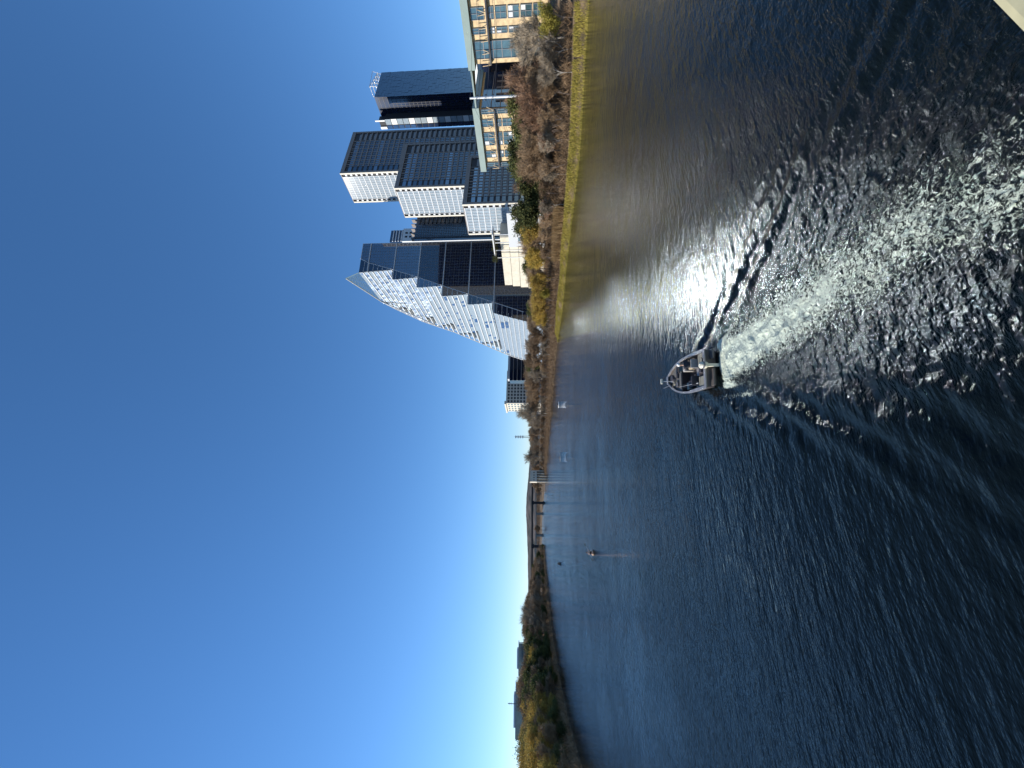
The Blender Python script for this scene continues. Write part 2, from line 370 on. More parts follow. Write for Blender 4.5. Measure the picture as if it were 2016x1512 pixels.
# trough and rooster ridge behind the transom
H += behind * (-0.10 * np.exp(-(lat / 0.8) ** 2) * np.exp(-np.clip(lon, 0, 99) / 2.0) + 0.10 * np.exp(-(lat / 0.5) ** 2) * np.exp(-((lon - 1.7) / 1.0) ** 2))
for s in (-1, 1):
    bow_lon = lon + 4.2
    edge = 0.55 + bow_lon * math.tan(R(17.5))
    q = s * lat - edge
    env = np.exp(-(q / (0.7 + 0.055 * np.clip(bow_lon, 0, 60))) ** 2) * sm(bow_lon / 1.5) * np.exp(-np.clip(bow_lon, 0, 99) / 28)
    cr = R(33) * s                           # crest angle off the track
    ph = (s * lat * math.cos(abs(cr)) - lon * math.sin(abs(cr)))
    H += env * 0.085 * np.cos(2 * math.pi * ph / 1.25 + 0.8 * noise2(X, Y, 2, 6, 10, 20 + s))
    H += env * 0.03 * noise2(X, Y, 0.35, 1.0, 40, 31 + s)
    # inner feathers
    env2 = np.exp(-((s * lat - 0.55 * edge) / (0.5 + 0.09 * np.clip(bow_lon, 0, 60))) ** 2) * behind * np.exp(-np.clip(lon, 0, 99) / 18)
    H += env2 * 0.03 * np.cos(2 * math.pi * ph / 0.8 + 1.5 * noise2(X, Y, 1, 4, 14, 41 + s))
near = np.exp(-(np.clip(np.hypot((X - 3) / 14, (Y - 15) / 13) - 0.75, 0, 9) / 0.25) ** 2)
wa = WDIR + math.pi / 2
H += near * 0.007 * noise2(X, Y, 0.4, 1.6, 60, 77, (wa, 0.28))
# ruffled water to the right of the boat, where older wakes cross
ruf = np.exp(-((X - 6) / 5.0) ** 2 - ((Y - 15) / 9.0) ** 2)
H += near * ruf * 0.012 * noise2(X, Y, 0.4, 1.6, 60, 78)
brk = 1 + 0.28 * noise2(X, Y, 0.9, 4.5, 24, 92)
foam_glitter = behind * (0.44 * brk * np.exp(-(lat / (0.42 + 0.065 * np.clip(lon, 0, 60))) ** 2) * np.exp(-np.clip(lon, 0, 99) / 11)
                 + 0.55 * np.exp(-((np.abs(lat) - 0.95 - 0.22 * lon) / 0.16) ** 2) * np.exp(-np.clip(lon, 0, 99) / 2.2)
                 + 0.47 * np.exp(-(lat / 1.15) ** 4) * np.exp(-np.clip(lon, 0, 99) / 1.3)
                 + 0.575 * core ** 0.7 * (1 + 0.12 * noise2(X, Y, 1.2, 5, 20, 91)))  # wide white lace, also standing in for sun glitter across the wake
side = sm((lon + 3.6) / 0.6) * (1 - sm((lon - 2.0) / 3.0))
foam_glitter += side * 0.46 * np.exp(-((-lat - 1.02 - 0.16 * np.clip(lon + 3.4, 0, 9)) / 0.24) ** 2)
foam_glitter += side * 0.22 * np.exp(-((lat - 1.05 - 0.16 * np.clip(lon + 3.4, 0, 9)) / 0.2) ** 2)
churn = np.clip(core * 1.1 + 0.25 * ruf + side * 0.5 * np.exp(-((np.abs(lat) - 1.3) / 0.6) ** 2), 0, 1.2)
tag(grid_mesh('water', xs, ys, H, 'lake_water', attrs={'foam_glitter': foam_glitter, 'churn': churn}), kind='structure')

# ------------------------------------------------------------------ buildings
def dirv(deg): return Vector((math.sin(R(deg)), math.cos(R(deg)), 0))
Zup = Vector((0, 0, 1))
def face_grid(mb, o, e, W, z0, z1, n_out, nx, nz, bw, bh, proud, vert=True, hor=True):
    """mullions standing proud of a wall that starts at o and runs W along e"""
    if vert:
        for i in range(nx + 1):
            x = W * i / nx; mb.obox(o + e * (x - bw / 2) + Zup * (z0 - o.z) + n_out * -0.05, e * bw, n_out * (proud + 0.05), Zup * (z1 - z0))
    if hor:
        for j in range(nz + 1):
            z = z0 + (z1 - z0) * j / nz; mb.obox(o + e * 0 + Zup * (z - bh / 2 - o.z) + n_out * -0.05, e * W, n_out * (proud + 0.052), Zup * bh)
def slab_tower(name, label, corner_u, top_v, Yc, ul, ur, aL, aR, floors, base=5.0, roof='taupe_panel', pen=None):
    """a block with a shaded front of grid windows and a sunlit side; both have balcony columns"""
    C = at(corner_u, top_v, Yc); H_ = C.z
    eL = dirv(aL); eR = dirv(aR); nL = Vector((-eL.y, eL.x, 0)); nR = Vector((eR.y, -eR.x, 0))
    WL = run_to_u(C, eL, ul); WR = run_to_u(C, eR, ur)
    t = thing(name, label, 'tower', (C.x, C.y, base)); off = Vector((-C.x, -C.y, -base))
    o = Vector((C.x, C.y, 0)) + off          # local base corner
    fh = (H_ - base - 1) / floors; top = H_ - base; d = 0.6
    A = o + Zup * base
    MB().prism([A + eR * d + eL * d, A + eR * (WR - d) + eL * d, A + eR * (WR - d) + eL * (WL - d), A + eR * d + eL * (WL - d)], 0, top - 0.6).build('core', 'charcoal', t)
    # frame round the shaded front and the roof
    f = MB(); bw = WR * 0.035
    f.obox(A + nR * 0.0, eR * bw, nR * -1.4, Zup * top); f.obox(A + eR * (WR - bw), eR * bw, nR * -1.4, Zup * top)
    f.obox(A + eR * bw + Zup * (top - WR * 0.06), eR * (WR - 2 * bw), nR * -1.4, Zup * (WR * 0.06))
    f.obox(A + eL * 1.45 + eR * 0.02 + Zup * (top - 0.62), eR * (WR - 0.04), eL * (WL - 1.5), Zup * 0.6)
    f.build('front_frame', 'taupe_panel', t)
    bal = WR * 0.20
    for j in range(floors):
        z = j * fh; zz = fh * 0.62
        if z + fh > top - WR * 0.06: continue
        x0 = bw; x1 = WR - bw - bal
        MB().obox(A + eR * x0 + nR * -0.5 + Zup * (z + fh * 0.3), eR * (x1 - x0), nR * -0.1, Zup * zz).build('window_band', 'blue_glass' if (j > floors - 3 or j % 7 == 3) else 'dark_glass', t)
    g = MB(); nx = max(7, int(WR / 4.0))
    for j in range(floors):
        z = j * fh
        if z + fh > top - WR * 0.06: continue
        g.obox(A + eR * (bw + WR * 0.12) + nR * -0.25 + Zup * z, eR * (WR - 2 * bw - WR * 0.12 - 0.1), nR * -1.0, Zup * fh * 0.26)
    for i in range(nx + 1):
        x = bw + WR * 0.12 + (WR - 2 * bw - bal - WR * 0.12) * i / nx
        wv = 0.9 if i % 2 else 0.35
        g.obox(A + eR * (x - wv / 2) + nR * -0.32, eR * wv, nR * -0.2, Zup * (top - WR * 0.06))
    g.build('floor_grid', 'taupe_panel', t)
    b = MB()                                  # balcony fronts in the dark recess
    for j in range(floors):
        z = j * fh
        if z + fh > top - WR * 0.06: continue
        b.obox(A + eR * (WR - bw - bal * 0.9) + nR * -0.3 + Zup * (z + 0.26 * fh), eR * bal * 0.75, nR * -0.06, Zup * fh * 0.3)
    b.build('balcony_glass', 'mullion_grey', t)
    # sunlit side
    c = MB(); cw = min(1.1, WL * 0.05)
    c.obox(A + nL * 0.35, eL * cw, nL * -0.9, Zup * (top + 0.05)); c.obox(A + eL * (WL - cw) + nL * 0.35, eL * cw, nL * -0.9, Zup * (top - 0.5))
    c.build('corner_fin', 'cream_panel', t)
    bl = WL * 0.13
    for j in range(floors):
        z = j * fh
        MB().obox(A + eL * bl + nL * -0.15 + Zup * (z + fh * 0.12), eL * (WL - 1.9 * bl), nL * -0.15, Zup * fh * 0.8).build('window_band', 'lit_tone_glass', t)
    g = MB(); nx = max(6, int(WL / 2.6))
    for i in range(nx + 1):
        x = bl + (WL - 1.9 * bl) * i / nx; g.obox(A + eL * (x - 0.11) + nL * 0.06, eL * 0.22, nL * -0.3, Zup * (top - 1.5))
    for j in range(floors + 1):
        g.obox(A + eL * (bl * 0.95) + nL * 0.0 + Zup * (j * fh - 0.2), eL * (WL - 1.85 * bl), nL * -0.3, Zup * 0.62)
        if j < floors and j % 1 == 0:
            g.obox(A + eL * (cw + 0.15) + nL * 0.1 + Zup * (j * fh + 0.1), eL * (bl * 0.45), nL * -0.8, Zup * fh * 0.38)
            g.obox(A + eL * (WL - bl * 0.75) + nL * 0.1 + Zup * (j * fh + 0.1), eL * (bl * 0.4), nL * -0.8, Zup * fh * 0.38)
    g.build('side_grid', 'line_white', t)
    return t, A, eL, eR, WL, WR, top
slab_tower('apartment_tower', 'tallest taupe framed slab tower, beside the black glass tower', 1171, 669, 300, 1113, 1252, -28, 65, 38)
slab_tower('apartment_tower', 'taupe framed slab tower of middle height, in front of the tallest one', 1142, 776, 262, 1084, 1229, -28, 65, 27)
slab_tower('apartment_tower', 'lowest taupe framed slab tower, just behind the tan stone building', 1110, 910, 225, 1050, 1204, -28, 65, 13)

# --- the curved glass tower
def sail():
    aD, bD = -17.0, 73.0
    a = dirv(aD); b = dirv(bD); YR = 335.0
    Rr = at(1032, 714.6, YR); nF = Vector((b.y, -b.x, 0)); nS = Vector((-a.y, a.x, 0))
    base = 5.0
    t = thing('glass_tower', 'tall glass tower with a white curved edge and folded shiny facets', 'skyscraper', (Rr.x, Rr.y, base))
    O = Vector((Rr.x, Rr.y, base))
    def onF(u, v):                            # point of the shaded front plane seen at u, v
        d = ray(u, v); k = (O - CP).dot(nF) / d.dot(nF); return CP + d * k
    cv = lambda X_, Y_: (1512 - (400 + Y_ / 4.582), 660 + X_ / 4.582)
    fold = [onF(*cv(*p)) for p in ((225, 500), (305, 540), (520, 600), (740, 668), (962, 742), (1197, 820), (1432, 896), (1700, 982))]
    outer = [onF(*cv(*p)) for p in ((212, 628), (520, 690), (740, 762), (965, 840), (1200, 915), (1430, 992))]
    inner = [onF(*cv(*p)) for p in ((512, 602), (740, 670), (962, 745), (1197, 822), (1432, 900), (1700, 1062))]
    curve = [cv(*p) for p in ((95, 680), (200, 748), (300, 815), (420, 888), (540, 950), (660, 1005), (780, 1060), (930, 1113), (1080, 1162), (1200, 1213), (1320, 1262), (1440, 1316), (1550, 1362), (1720, 1418), (1800, 1444))]
    def reach(P):                             # length along a until the outline curve
        lo, hi = 0.0, 260.0
        def outside(s):
            u, v = proj(P + a * s); cu = np.interp(v, [c[1] for c in curve], [c[0] for c in curve]); return u < cu
        for _ in range(40):
            mid = (lo + hi) / 2
            if outside(mid): hi = mid
            else: lo = mid
        return lo
    bands = []
    for k in range(6):
        T = outer[k]; B = inner[k].copy()
        if k == 5: B = B + (B - T) * ((B.z - base) / (T.z - B.z)); B.z = base
        bands.append((T, B))
    L = lambda P: P - O
    roofz = bands[0][0].z
    # shaded front: one sheet of glass per storey group, with white lines between
    ys_z = [roofz + 0.2, fold[1].z, fold[2].z, fold[3].z, fold[4].z, fold[5].z, fold[6].z, base]
    def nearpt(z):                            # the sunlit wall's near corner at height z
        for T, B in bands:
            if z <= T.z + 1e-6 and z >= B.z - 1e-6:
                k = (T.z - z) / (T.z - B.z); return T.lerp(B, k)
        return bands[-1][1] if z < bands[-1][1].z else bands[0][0]
    def foldpt(z):
        zs = [p.z for p in fold][::-1]; return Vector((np.interp(z, zs, [p.x for p in fold][::-1]), np.interp(z, zs, [p.y for p in fold][::-1]), z))
    for j in range(7):
        z1, z0 = ys_z[j], ys_z[j + 1]
        if z1 - z0 < 0.5: continue
        f1, f0 = foldpt(z1), foldpt(z0); r1 = Vector((Rr.x, Rr.y, z1)); r0 = Vector((Rr.x, Rr.y, z0))
        MB().obox(L(f0), r0 - f0, nF * -0.3, Zup * 0.01).quad(L(f0), L(r0), L(r1), L(f1)).build('glass_front', 'blue_glass' if j < 3 else 'dark_glass', t)  # upper sheets bluer: reflected sky put into the glass colour
    g = MB(); g2 = MB()
    nfl = 38; fh = (roofz - base) / nfl
    for j in range(nfl * 2):
        z = base + j * fh / 2; f_ = foldpt(z); r_ = Vector((Rr.x, Rr.y, z))
        g.obox(L(f_) + nF * -0.02, r_ - f_, nF * 0.07, Zup * (0.16 if j % 2 == 0 else 0.08))
    for i in range(1, 60):
        x = i * 2.9; P = Vector((Rr.x, Rr.y, 0)) - b * x
        ztop = roofz
        for z in np.arange(base, roofz, 1.0):
            if (foldpt(z) - Vector((Rr.x, Rr.y, z))).length < x: ztop = z; break
        if ztop > base + 3: g.obox(L(Vector((P.x, P.y, base))) + nF * -0.02, b * 0.14, nF * 0.12, Zup * (ztop - base))
    for zf in [p.z for p in outer[1:]] + [fold[1].z]:
        n_ = nearpt(zf - 0.05); r_ = Vector((Rr.x, Rr.y, n_.z)); g2.obox(L(n_) + nF * 0.0, r_ - n_, nF * 0.45, Zup * 0.85)
    for j in range(len(fold) - 1): g2.bar(L(fold[j]) + nF * 0.15, L(fold[j + 1]) + nF * 0.15, 0.32, 4)
    g2.bar(L(Vector((Rr.x, Rr.y, roofz))), L(Vector((Rr.x, Rr.y, base))), 0.25, 4); g2.bar(L(Vector((Rr.x, Rr.y, roofz))), L(foldpt(roofz)), 0.25, 4)
    g.build('front_mullions', 'mullion_grey', t); g2.build('front_lines', 'line_white', t)
    # folded triangles beside the shaded front: each leans a little out of it
    for k, (T, B) in enumerate(bands):
        fT = foldpt(T.z); fB = foldpt(max(B.z, base))
        pk = MB(); push = nF * 0.35
        pk.tri(L(fT), L(fB), L(T)).quad(L(fB), L(B), L(T), L(T)) if False else None
        pk.v = [tuple(L(fT)), tuple(L(fB)), tuple(L(B)), tuple(L(T))]; pk.f = [(0, 3, 2, 1)]
        pk.build('folded_facet', 'dark_glass' if k != 2 else 'blue_glass', t)
    tm = MB()
    for j in range(nfl):
        z = base + j * fh; f_ = foldpt(z); n_ = nearpt(z); tm.obox(L(n_) + nF * -0.02, f_ - n_, nF * 0.2, Zup * 0.3)
    tm.build('facet_lines', 'line_white', t)
    # sunlit wall
    glint = []
    for k, (T, B) in enumerate(bands):
        z = T.z; wall = MB(); slabs = MB(); rails = MB()
        n = max(4, round((T.z - B.z) / fh)); h = (T.z - B.z) / n
        for j in range(n):
            z1 = T.z - j * h; z0 = z1 - h
            p1, p0 = nearpt(z1 - 1e-4), nearpt(z0 + 1e-4); s1, s0 = reach(p1), reach(p0)
            frac = 1.0 if k == 0 else 1.0
            # glass stops short of the edge on the upper storeys of each fold: open terraces
            cut = max(0.0, (j + 1) / n) * (0.30 if k < 5 else 0.0) if j > 0 else 0.06
            g1 = s0 * (1 - cut)
            wall.quad(L(p1), L(p0), L(p0 + a * g1), L(p1 + a * g1 * s1 / s0))
            if cut > 0.05:
                inn = nS * -3.0
                wall.quad(L(p1 + a * g1) , L(p0 + a * g1), L(p0 + a * g1 + inn), L(p1 + a * g1 + inn))
                wall.quad(L(p1 + a * g1 + inn), L(p0 + a * g1 + inn), L(p0 + a * (s0 - 2) + inn), L(p1 + a * (s0 - 2) + inn))
            slabs.obox(L(p0) + nS * -3.2 + Zup * 0.0, a * s0, nS * 3.75, Zup * (0.8 if k < 5 else 0.4))
            glint.append((p1, p0, g1, k))
            # thin vertical mullions
            m_ = int(g1 / 3.2)
            for i in range(1, m_): rails.obox(L(p0 + a * (i * 3.2)) + nS * 0.02, a * 0.1, nS * 0.1, Zup * (h - 0.02))
        wall.build('glass_side', 'lit_tone_glass', t); slabs.build('floor_edges', 'white_metal', t); rails.build('side_mullions', 'line_white', t)
    # inside mass keeps the light out: one prism per band, set back from every skin
    cm = MB()
    for j in range(nfl):
        z0 = base + j * fh; n_ = nearpt(z0 + fh / 2); s_ = reach(n_)
        i1 = L(Vector((n_.x, n_.y, 0))) + b * 4 + a * 0.6; i2 = L(Vector((Rr.x, Rr.y, 0))) - b * 0.5 + a * 0.6
        i3 = i2 + a * 40; i4 = i1 + a * (s_ - 1.2)
        if s_ < 42: i3 = i2 + a * max(8, s_ - 1)
        cm.prism([i1, i2, i3, i4], z0 - base, z0 - base + fh - 0.02)
    cm.build('core', 'charcoal', t)
    # white curved edge beam, and the open lattice at the tip
    e = MB(); pts = []
    zs = np.linspace(base, roofz, 40)
    for z in zs: n_ = nearpt(z - 0.01 if z > base else z + .01); pts.append(n_ + a * reach(n_))
    tipP = nearpt(roofz); d = ray(*curve[0]);
    # tip lies above the roof in the sunlit wall's plane
    k = (tipP + nS * 0 - CP).dot(nS) / d.dot(nS); TIP = CP + d * k
    top_edge = pts[-1]
    e.tube([L(p) + nS * 0.3 for p in pts] + [L(TIP)], 0.55, 5); e.build('curved_edge_beam', 'white_metal', t)
    lt = MB(); A0 = tipP; 
    nn = 9
    for i in range(nn + 1):
        q = A0.lerp(TIP, i / nn); r_ = top_edge.lerp(TIP, i / nn); lt.bar(L(q), L(r_), 0.16, 4)
        if i < nn:
            q2 = A0.lerp(TIP, (i + 1) / nn); r2 = top_edge.lerp(TIP, (i + 1) / nn)
            for f1 in (0.0, 0.33, 0.66):
                lt.bar(L(q.lerp(r_, f1)), L(q2.lerp(r2, f1 + 0.33)), 0.12, 4); lt.bar(L(q.lerp(r_, f1 + 0.33)), L(q2.lerp(r2, f1)), 0.12, 4)
    lt.bar(L(A0), L(TIP), 0.4, 4); lt.build('tip_lattice', 'green_metal', t)
    # added mirror panes, each aimed to throw sunlight at a picked spot of the lake
    rr = random.Random(3); pane = MB(); cnt = 0
    for (p1, p0, g1, k) in glint:
        m_ = int(g1 / 3.2); hh = (p1 - p0).length
        for i in range(m_):
            c = p0 + a * (i * 3.2 + 1.6) + Zup * (hh * 0.55) + nS * 0.32
            up, vp = proj(c)
            vt = 1060 + (1060 - vp) * rr.uniform(0.7, 1.3)
            x = rr.random()
            flat = vp > 1000 or rr.random() > PANE_FRAC or (vp > 850 and rr.random() < 0.86)
            if vp > 930: tu, tv = rr.gauss(965, 55), rr.gauss(1155, 8); tu = min(tu, 1060)
            elif vp > 860: tu, tv = rr.gauss(925, 38), rr.gauss(1235, 26)
            elif x < 0.20: tu, tv = rr.gauss(975, 50), rr.gauss(1400, 50)
            elif x < 0.78: tu, tv = rr.gauss(965, 50), rr.gauss(1580, 80)
            else: tu, tv = rr.gauss(1020, 60), rr.gauss(1760, 90)
            tgt = plane(tu, max(tv, 1110)); o_ = (tgt - c).normalized(); n = (SD + o_).normalized()
            if flat: continue
            ex = Zup.cross(n).normalized(); ey = n.cross(ex)
            cc = L(c); w_, h_ = 1.5, min(1.3, hh * 0.37)
            cnt += 1; pm = MB() if cnt <= 100 else pane
            pm.quad(cc - ex * w_ - ey * h_, cc + ex * w_ - ey * h_, cc + ex * w_ + ey * h_, cc - ex * w_ + ey * h_)
            if cnt <= 100: pm.build('tilted_pane', 'glint_mirror', t)
    if pane.f: tag(pane.build('aimed_panes', 'glint_mirror', t), kind='stuff')
    print('glint panes', cnt)
PANE_FRAC = 0.72
sail()

# ------------------------------------------------------------------ more of the city
def block(name, label, cat, corner_u, top_v, Yc, ul, ur, aL, aR, base=5.0, wall='charcoal', height=None):
    C = at(corner_u, top_v, Yc); eL = dirv(aL); eR = dirv(aR)
    WL = run_to_u(C, eL, ul); WR = run_to_u(C, eR, ur); top = C.z - base
    t = thing(name, label, cat, (C.x, C.y, base)); A = Vector((0, 0, 0))
    nL = Vector((-eL.y, eL.x, 0)); nR = Vector((eR.y, -eR.x, 0))
    MB().prism([A, A + eR * WR, A + eR * WR + eL * WL, A + eL * WL], 0, top).build('wall', wall, t)
    return t, A, eL, eR, nL, nR, WL, WR, top

# black faceted tower with its lattice crown
t, A, eL, eR, nL, nR, WL, WR, top = block('black_tower', 'black glass tower with a lattice frame standing on its roof', 'tower', 1320, 737, 335, 1277, 1369, -22, 66, wall='black_glass')
g = MB(); 
for j in range(1, 40): z = top * j / 40; g.obox(A + nL * 0.02 + Zup * z, eL * WL, nL * 0.12, Zup * 0.25)
for i in range(1, 10): g.obox(A + eL * (WL * i / 10) + nL * 0.02, eL * 0.2, nL * 0.12, Zup * (top * 0.9))
g.build('floor_lines', 'black_metal', t)
r5 = random.Random(5)
for j in range(50):
    g = MB(); z = top * j / 50
    for i in range(16):
        d = r5.uniform(0.02, 0.22); ww = WR / 16; g.obox(A + eR * (ww * i + 0.03) + nR * 0.02 + Zup * (z + 0.02), eR * (ww - 0.06), nR * d, Zup * (top / 50 - 0.04))
    g.build('glass_panel_row', 'black_glass', t)
cr = MB(); q = A + eR * (WR * 0.42) + Zup * (top + 0.05); wd = WR * 0.52
for i in range(5):
    b0 = q + eR * (wd * i / 4); b1 = b0 + eR * 1.5 + Zup * (7.5 - 0.9 * i)
    cr.bar(b0, b1, 0.28, 4); cr.bar(b0 + eL * 9, b1 + eL * 9, 0.28, 4); cr.bar(b1, b1 + eL * 9, 0.28, 4)
for f in (0.35, 0.7, 1.0):
    cr.bar(q + Zup * 7.5 * f + eR * 1.5 * f, q + eR * (wd + 1.5 * f) + Zup * 3.9 * f, 0.25, 4)
cr.bar(q, q + eR * wd + Zup * 3.9, 0.2, 4); cr.bar(q + Zup * 7.5, q + eR * (wd + 5) + Zup * 9.0, 0.22, 4); cr.bar(q + eR * (wd + 5) + Zup * 9.0, q + eR * wd, 0.22, 4)
cr.build('roof_lattice', 'white_metal', t)
st = MB().obox(A + eR * (WR * 0.72) + nR * 8, eR * (WR * 0.62), nR * -8, Zup * (top * 0.40)); st.build('lower_wing', 'black_glass', t)
g = MB()
for j in range(1, 24): g.obox(A + eR * (WR * 0.715) + nR * 8.0 + Zup * (top * 0.40 * j / 24), eR * (WR * 0.63), nR * 0.12, Zup * 0.22)
g.build('wing_fins', 'black_metal', t)

t, A, eL, eR, nL, nR, WL, WR, top = block('glass_tower', 'narrow glass tower seen as a pale blue strip beside the black tower', 'tower', 1277, 757, 345, 1258, 1300, -22, 66, wall='charcoal')
for j in range(26):
    MB().obox(A + nL * 0.05 + Zup * (top * j / 26 + 0.3), eL * (WL * 0.55), nL * 0.25, Zup * (top / 26 - 0.5)).build('window_band', 'lit_tone_glass' if j % 3 else 'white_metal', t)
    MB().obox(A + eL * (WL * 0.62) + nL * 0.05 + Zup * (top * j / 26 + 0.3), eL * (WL * 0.38), nL * 0.25, Zup * (top / 26 - 0.8)).build('window_band', 'blue_glass', t)
ph = MB().obox(A + eR * 0.5 + eL * 1 + Zup * (top + 0.02), eR * 6, eL * (WL * 0.7), Zup * 6); ph.build('penthouse', 'charcoal', t)
ph = MB().obox(A + eL * 0.4 + nL * -0.1 + Zup * (top + 0.1), eL * 1.2, nL * 0.7, Zup * 9).obox(A + eL * (WL * 0.72) + nL * -0.1 + Zup * (top + 0.1), eL * 2.2, nL * 0.7, Zup * 6); ph.build('roof_fin', 'white_metal', t)

t, A, eL, eR, nL, nR, WL, WR, top = block('dark_tower', 'dark charcoal tower between the curved glass tower and the slab towers', 'tower', 1041, 815, 372, 1037, 1088, -17, 68, wall='black_glass')
g = MB()
for j in range(1, 56): g.obox(A + nR * 0.02 + Zup * (top * j / 56), eR * WR, nR * 0.1, Zup * 0.3)
for i in range(0, 15): g.obox(A + eR * (WR * i / 15) + nR * 0.02, eR * 0.2, nR * 0.16, Zup * top)
for j in range(0, 30): g.obox(A + eR * (WR * 0.64) + nR * 0.02 + Zup * (top * j / 30), eR * (WR * 0.3), nR * 1.1, Zup * 1.1)
g.build('floor_lines', 'taupe_panel', t)
for j in range(5):
    MB().obox(A + eR * (WR * (0.05 + 0.19 * j)) + Zup * (top + 0.05), eR * 0.6, eL * 5, Zup * (3.5 + j * 0.5)).build('roof_fin', 'taupe_panel', t)

t, A, eL, eR, nL, nR, WL, WR, top = block('white_tower', 'distant white tower with square dark windows behind the dark tower', 'tower', 1037, 791, 455, 1033, 1062, -17, 70, wall='white_metal')
for j in range(9):
    for i in range(2):
        MB().obox(A + eR * (WR * (0.28 + 0.3 * i)) + nR * 0.02 + Zup * (top - 6 - j * 5.2), eR * 2.6, nR * 0.1, Zup * 3.0).build('window', 'charcoal', t)
t, A, eL, eR, nL, nR, WL, WR, top = block('striped_tower', 'distant tower with white floor stripes beside the curved tower', 'tower', 1036, 767, 520, 1031, 1058, -17, 70, wall='dark_glass')
g = MB()
for j in range(1, 40): g.obox(A + nR * 0.02 + Zup * (top - 1 - j * 4), eR * WR, nR * 0.9, Zup * 1.3)
g.build('floor_edges', 'white_metal', t)

# two tan stone office buildings by the water, green metal roofs, dark glass ends
def tan_building(label, roof_u, roof_v, Yc, bays, u_far, u_near_end, end_to, zb=6.0, canopy=False):
    C = at(roof_u, roof_v, Yc); e = dirv(-28); n = Vector((-e.y, e.x, 0)); eR = dirv(62)
    t = thing('stone_building', label, 'office building', (C.x, C.y, zb)); top = C.z - zb
    S = lambda u: run_to_u(C, e, u)
    s0, s1 = S(u_near_end), S(u_far); A = Vector((0, 0, 0)) + e * s0; Wd = s1 - s0
    back = end_to
    MB().prism([A, A + e * Wd, A + e * Wd + eR * back, A + eR * back], 0, top - 1.2).build('wall', 'limestone', t)
    # roof fascia hangs over the wall
    MB().obox(A + n * 1.3 - e * 1.0 + Zup * (top - 2.3), e * (Wd + 2.2), n * -(back + 1.3), Zup * 2.3).build('roof', 'green_metal', t)
    rows = [(0.05, 0.155), (0.17, 0.30), (0.315, 0.445), (0.46, 0.59), (0.605, 0.665), (0.72, 0.875)]
    rw = random.Random(int(roof_u))
    for (ua, ub, kind) in bays:
        a0, a1 = S(ua), S(ub)
        if a0 > a1: a0, a1 = a1, a0
        if kind == 'glass':
            fr = MB().obox(e * a0 + n * 0.02, e * (a1 - a0), n * 0.25, Zup * (top - 2.95)); o = fr.build('window', 'teal_glass', t)
            gg = MB()
            for j in range(0, 9): gg.obox(e * a0 + n * 0.28 + Zup * (top * j / 9), e * (a1 - a0), n * 0.12, Zup * 0.25)
            k = max(2, int((a1 - a0) / 1.6))
            for i in range(k + 1): gg.obox(e * (a0 + (a1 - a0 - 0.1) * i / k) + n * 0.28, e * 0.12, n * 0.16, Zup * (top - 3.0))
            gg.build('frame', 'mullion_grey', o)
        else:
            for (f0, f1) in rows:
                z0, z1 = top * f0 + 0.6, top * f1 + 0.6
                o = MB().obox(e * (a0 + 0.1) + n * 0.02 + Zup * z0, e * (a1 - a0 - 0.2), n * 0.12, Zup * (z1 - z0)).build('window', 'teal_glass', t)
                gg = MB(); k = max(2, int((a1 - a0) / 1.5)); wd = (a1 - a0 - 0.2)
                for i in range(k + 1): gg.obox(e * (a0 + 0.1 + (wd - 0.12) * i / k) + n * 0.15 + Zup * z0, e * 0.12, n * 0.14, Zup * (z1 - z0))
                for zz in (z0, (z0 + z1) / 2, z1 - 0.14): gg.obox(e * (a0 + 0.1) + n * 0.15 + Zup * zz, e * wd, n * 0.12, Zup * 0.14)
                gg.build('frame', 'mullion_grey', o)
                bl = MB()
                for i in range(k):
                    if rw.random() < 0.45: bl.obox(e * (a0 + 0.24 + wd * i / k) + n * 0.145 + Zup * (z0 + 0.2 + (z1 - z0) * 0.5 * rw.randint(0, 1)), e * (wd / k * 0.75), n * 0.03, Zup * (z1 - z0) * 0.36)
                if bl.f: bl.build('blind', 'white_metal', o)
    # dark projecting shelf with V struts under the top windows
    zf = top * 0.70
    MB().obox(A + n * 1.5 + Zup * zf, e * Wd, n * -1.45, Zup * 0.45).build('sunshade', 'black_metal', t)
    sb = MB(); k = int(Wd / 3)
    for i in range(k + 1):
        p = A + e * (Wd * i / max(1, k)); sb.bar(p + n * 1.3 + Zup * zf, p + n * 0.1 + e * 0.7 + Zup * (zf + 3.0), 0.09, 4); sb.bar(p + n * 1.3 + Zup * zf, p + n * 0.1 - e * 0.7 + Zup * (zf + 3.0), 0.09, 4)
    sb.build('strut', 'limestone', t)
    # shaded end wall: dark glass between stone ribs
    if canopy is False:
        MB().obox(A + e * -0.25 + eR * 0.6, eR * (back - 1.2), e * 0.2, Zup * (top - 3.1)).build('end_glass', 'dark_glass', t)
        rb = MB()
        for i in range(1, 6): rb.obox(A + e * -0.6 + eR * (back * i / 6), eR * 0.6, e * 0.34, Zup * (top * 0.7))
        for j in range(1, 7): rb.obox(A + e * -0.5 + eR * 0.6 + Zup * (top * j / 8), eR * (back - 1.2), e * 0.23, Zup * 0.25)
        rb.build('rib', 'taupe_panel', t)
    else:
        B = A + e * Wd
        MB().prism([B + n * 1.4 + e * 1.25, B + n * 1.4 + e * 12, B + eR * 9 + e * 1.25], top - 1.1, top - 0.6).build('canopy', 'green_metal', t)
    return t
tan_building('tan stone office building under the cables, in front of the slab towers', 1296, 931, 135,
             [(1296, 1287, 'glass'), (1277, 1261, 'w'), (1251, 1225, 'w'), (1215, 1201, 'w'), (1192, 1184, 'glass')], 1183, 1296, 26)
tan_building('tan stone office building with a pale green canopy at its corner', 1392, 921, 122,
             [(1600, 1545, 'w'), (1530, 1513, 'w'), (1497, 1470, 'w'), (1456, 1442, 'w'), (1430, 1395, 'glass')], 1385, 1640, 22, canopy=True)
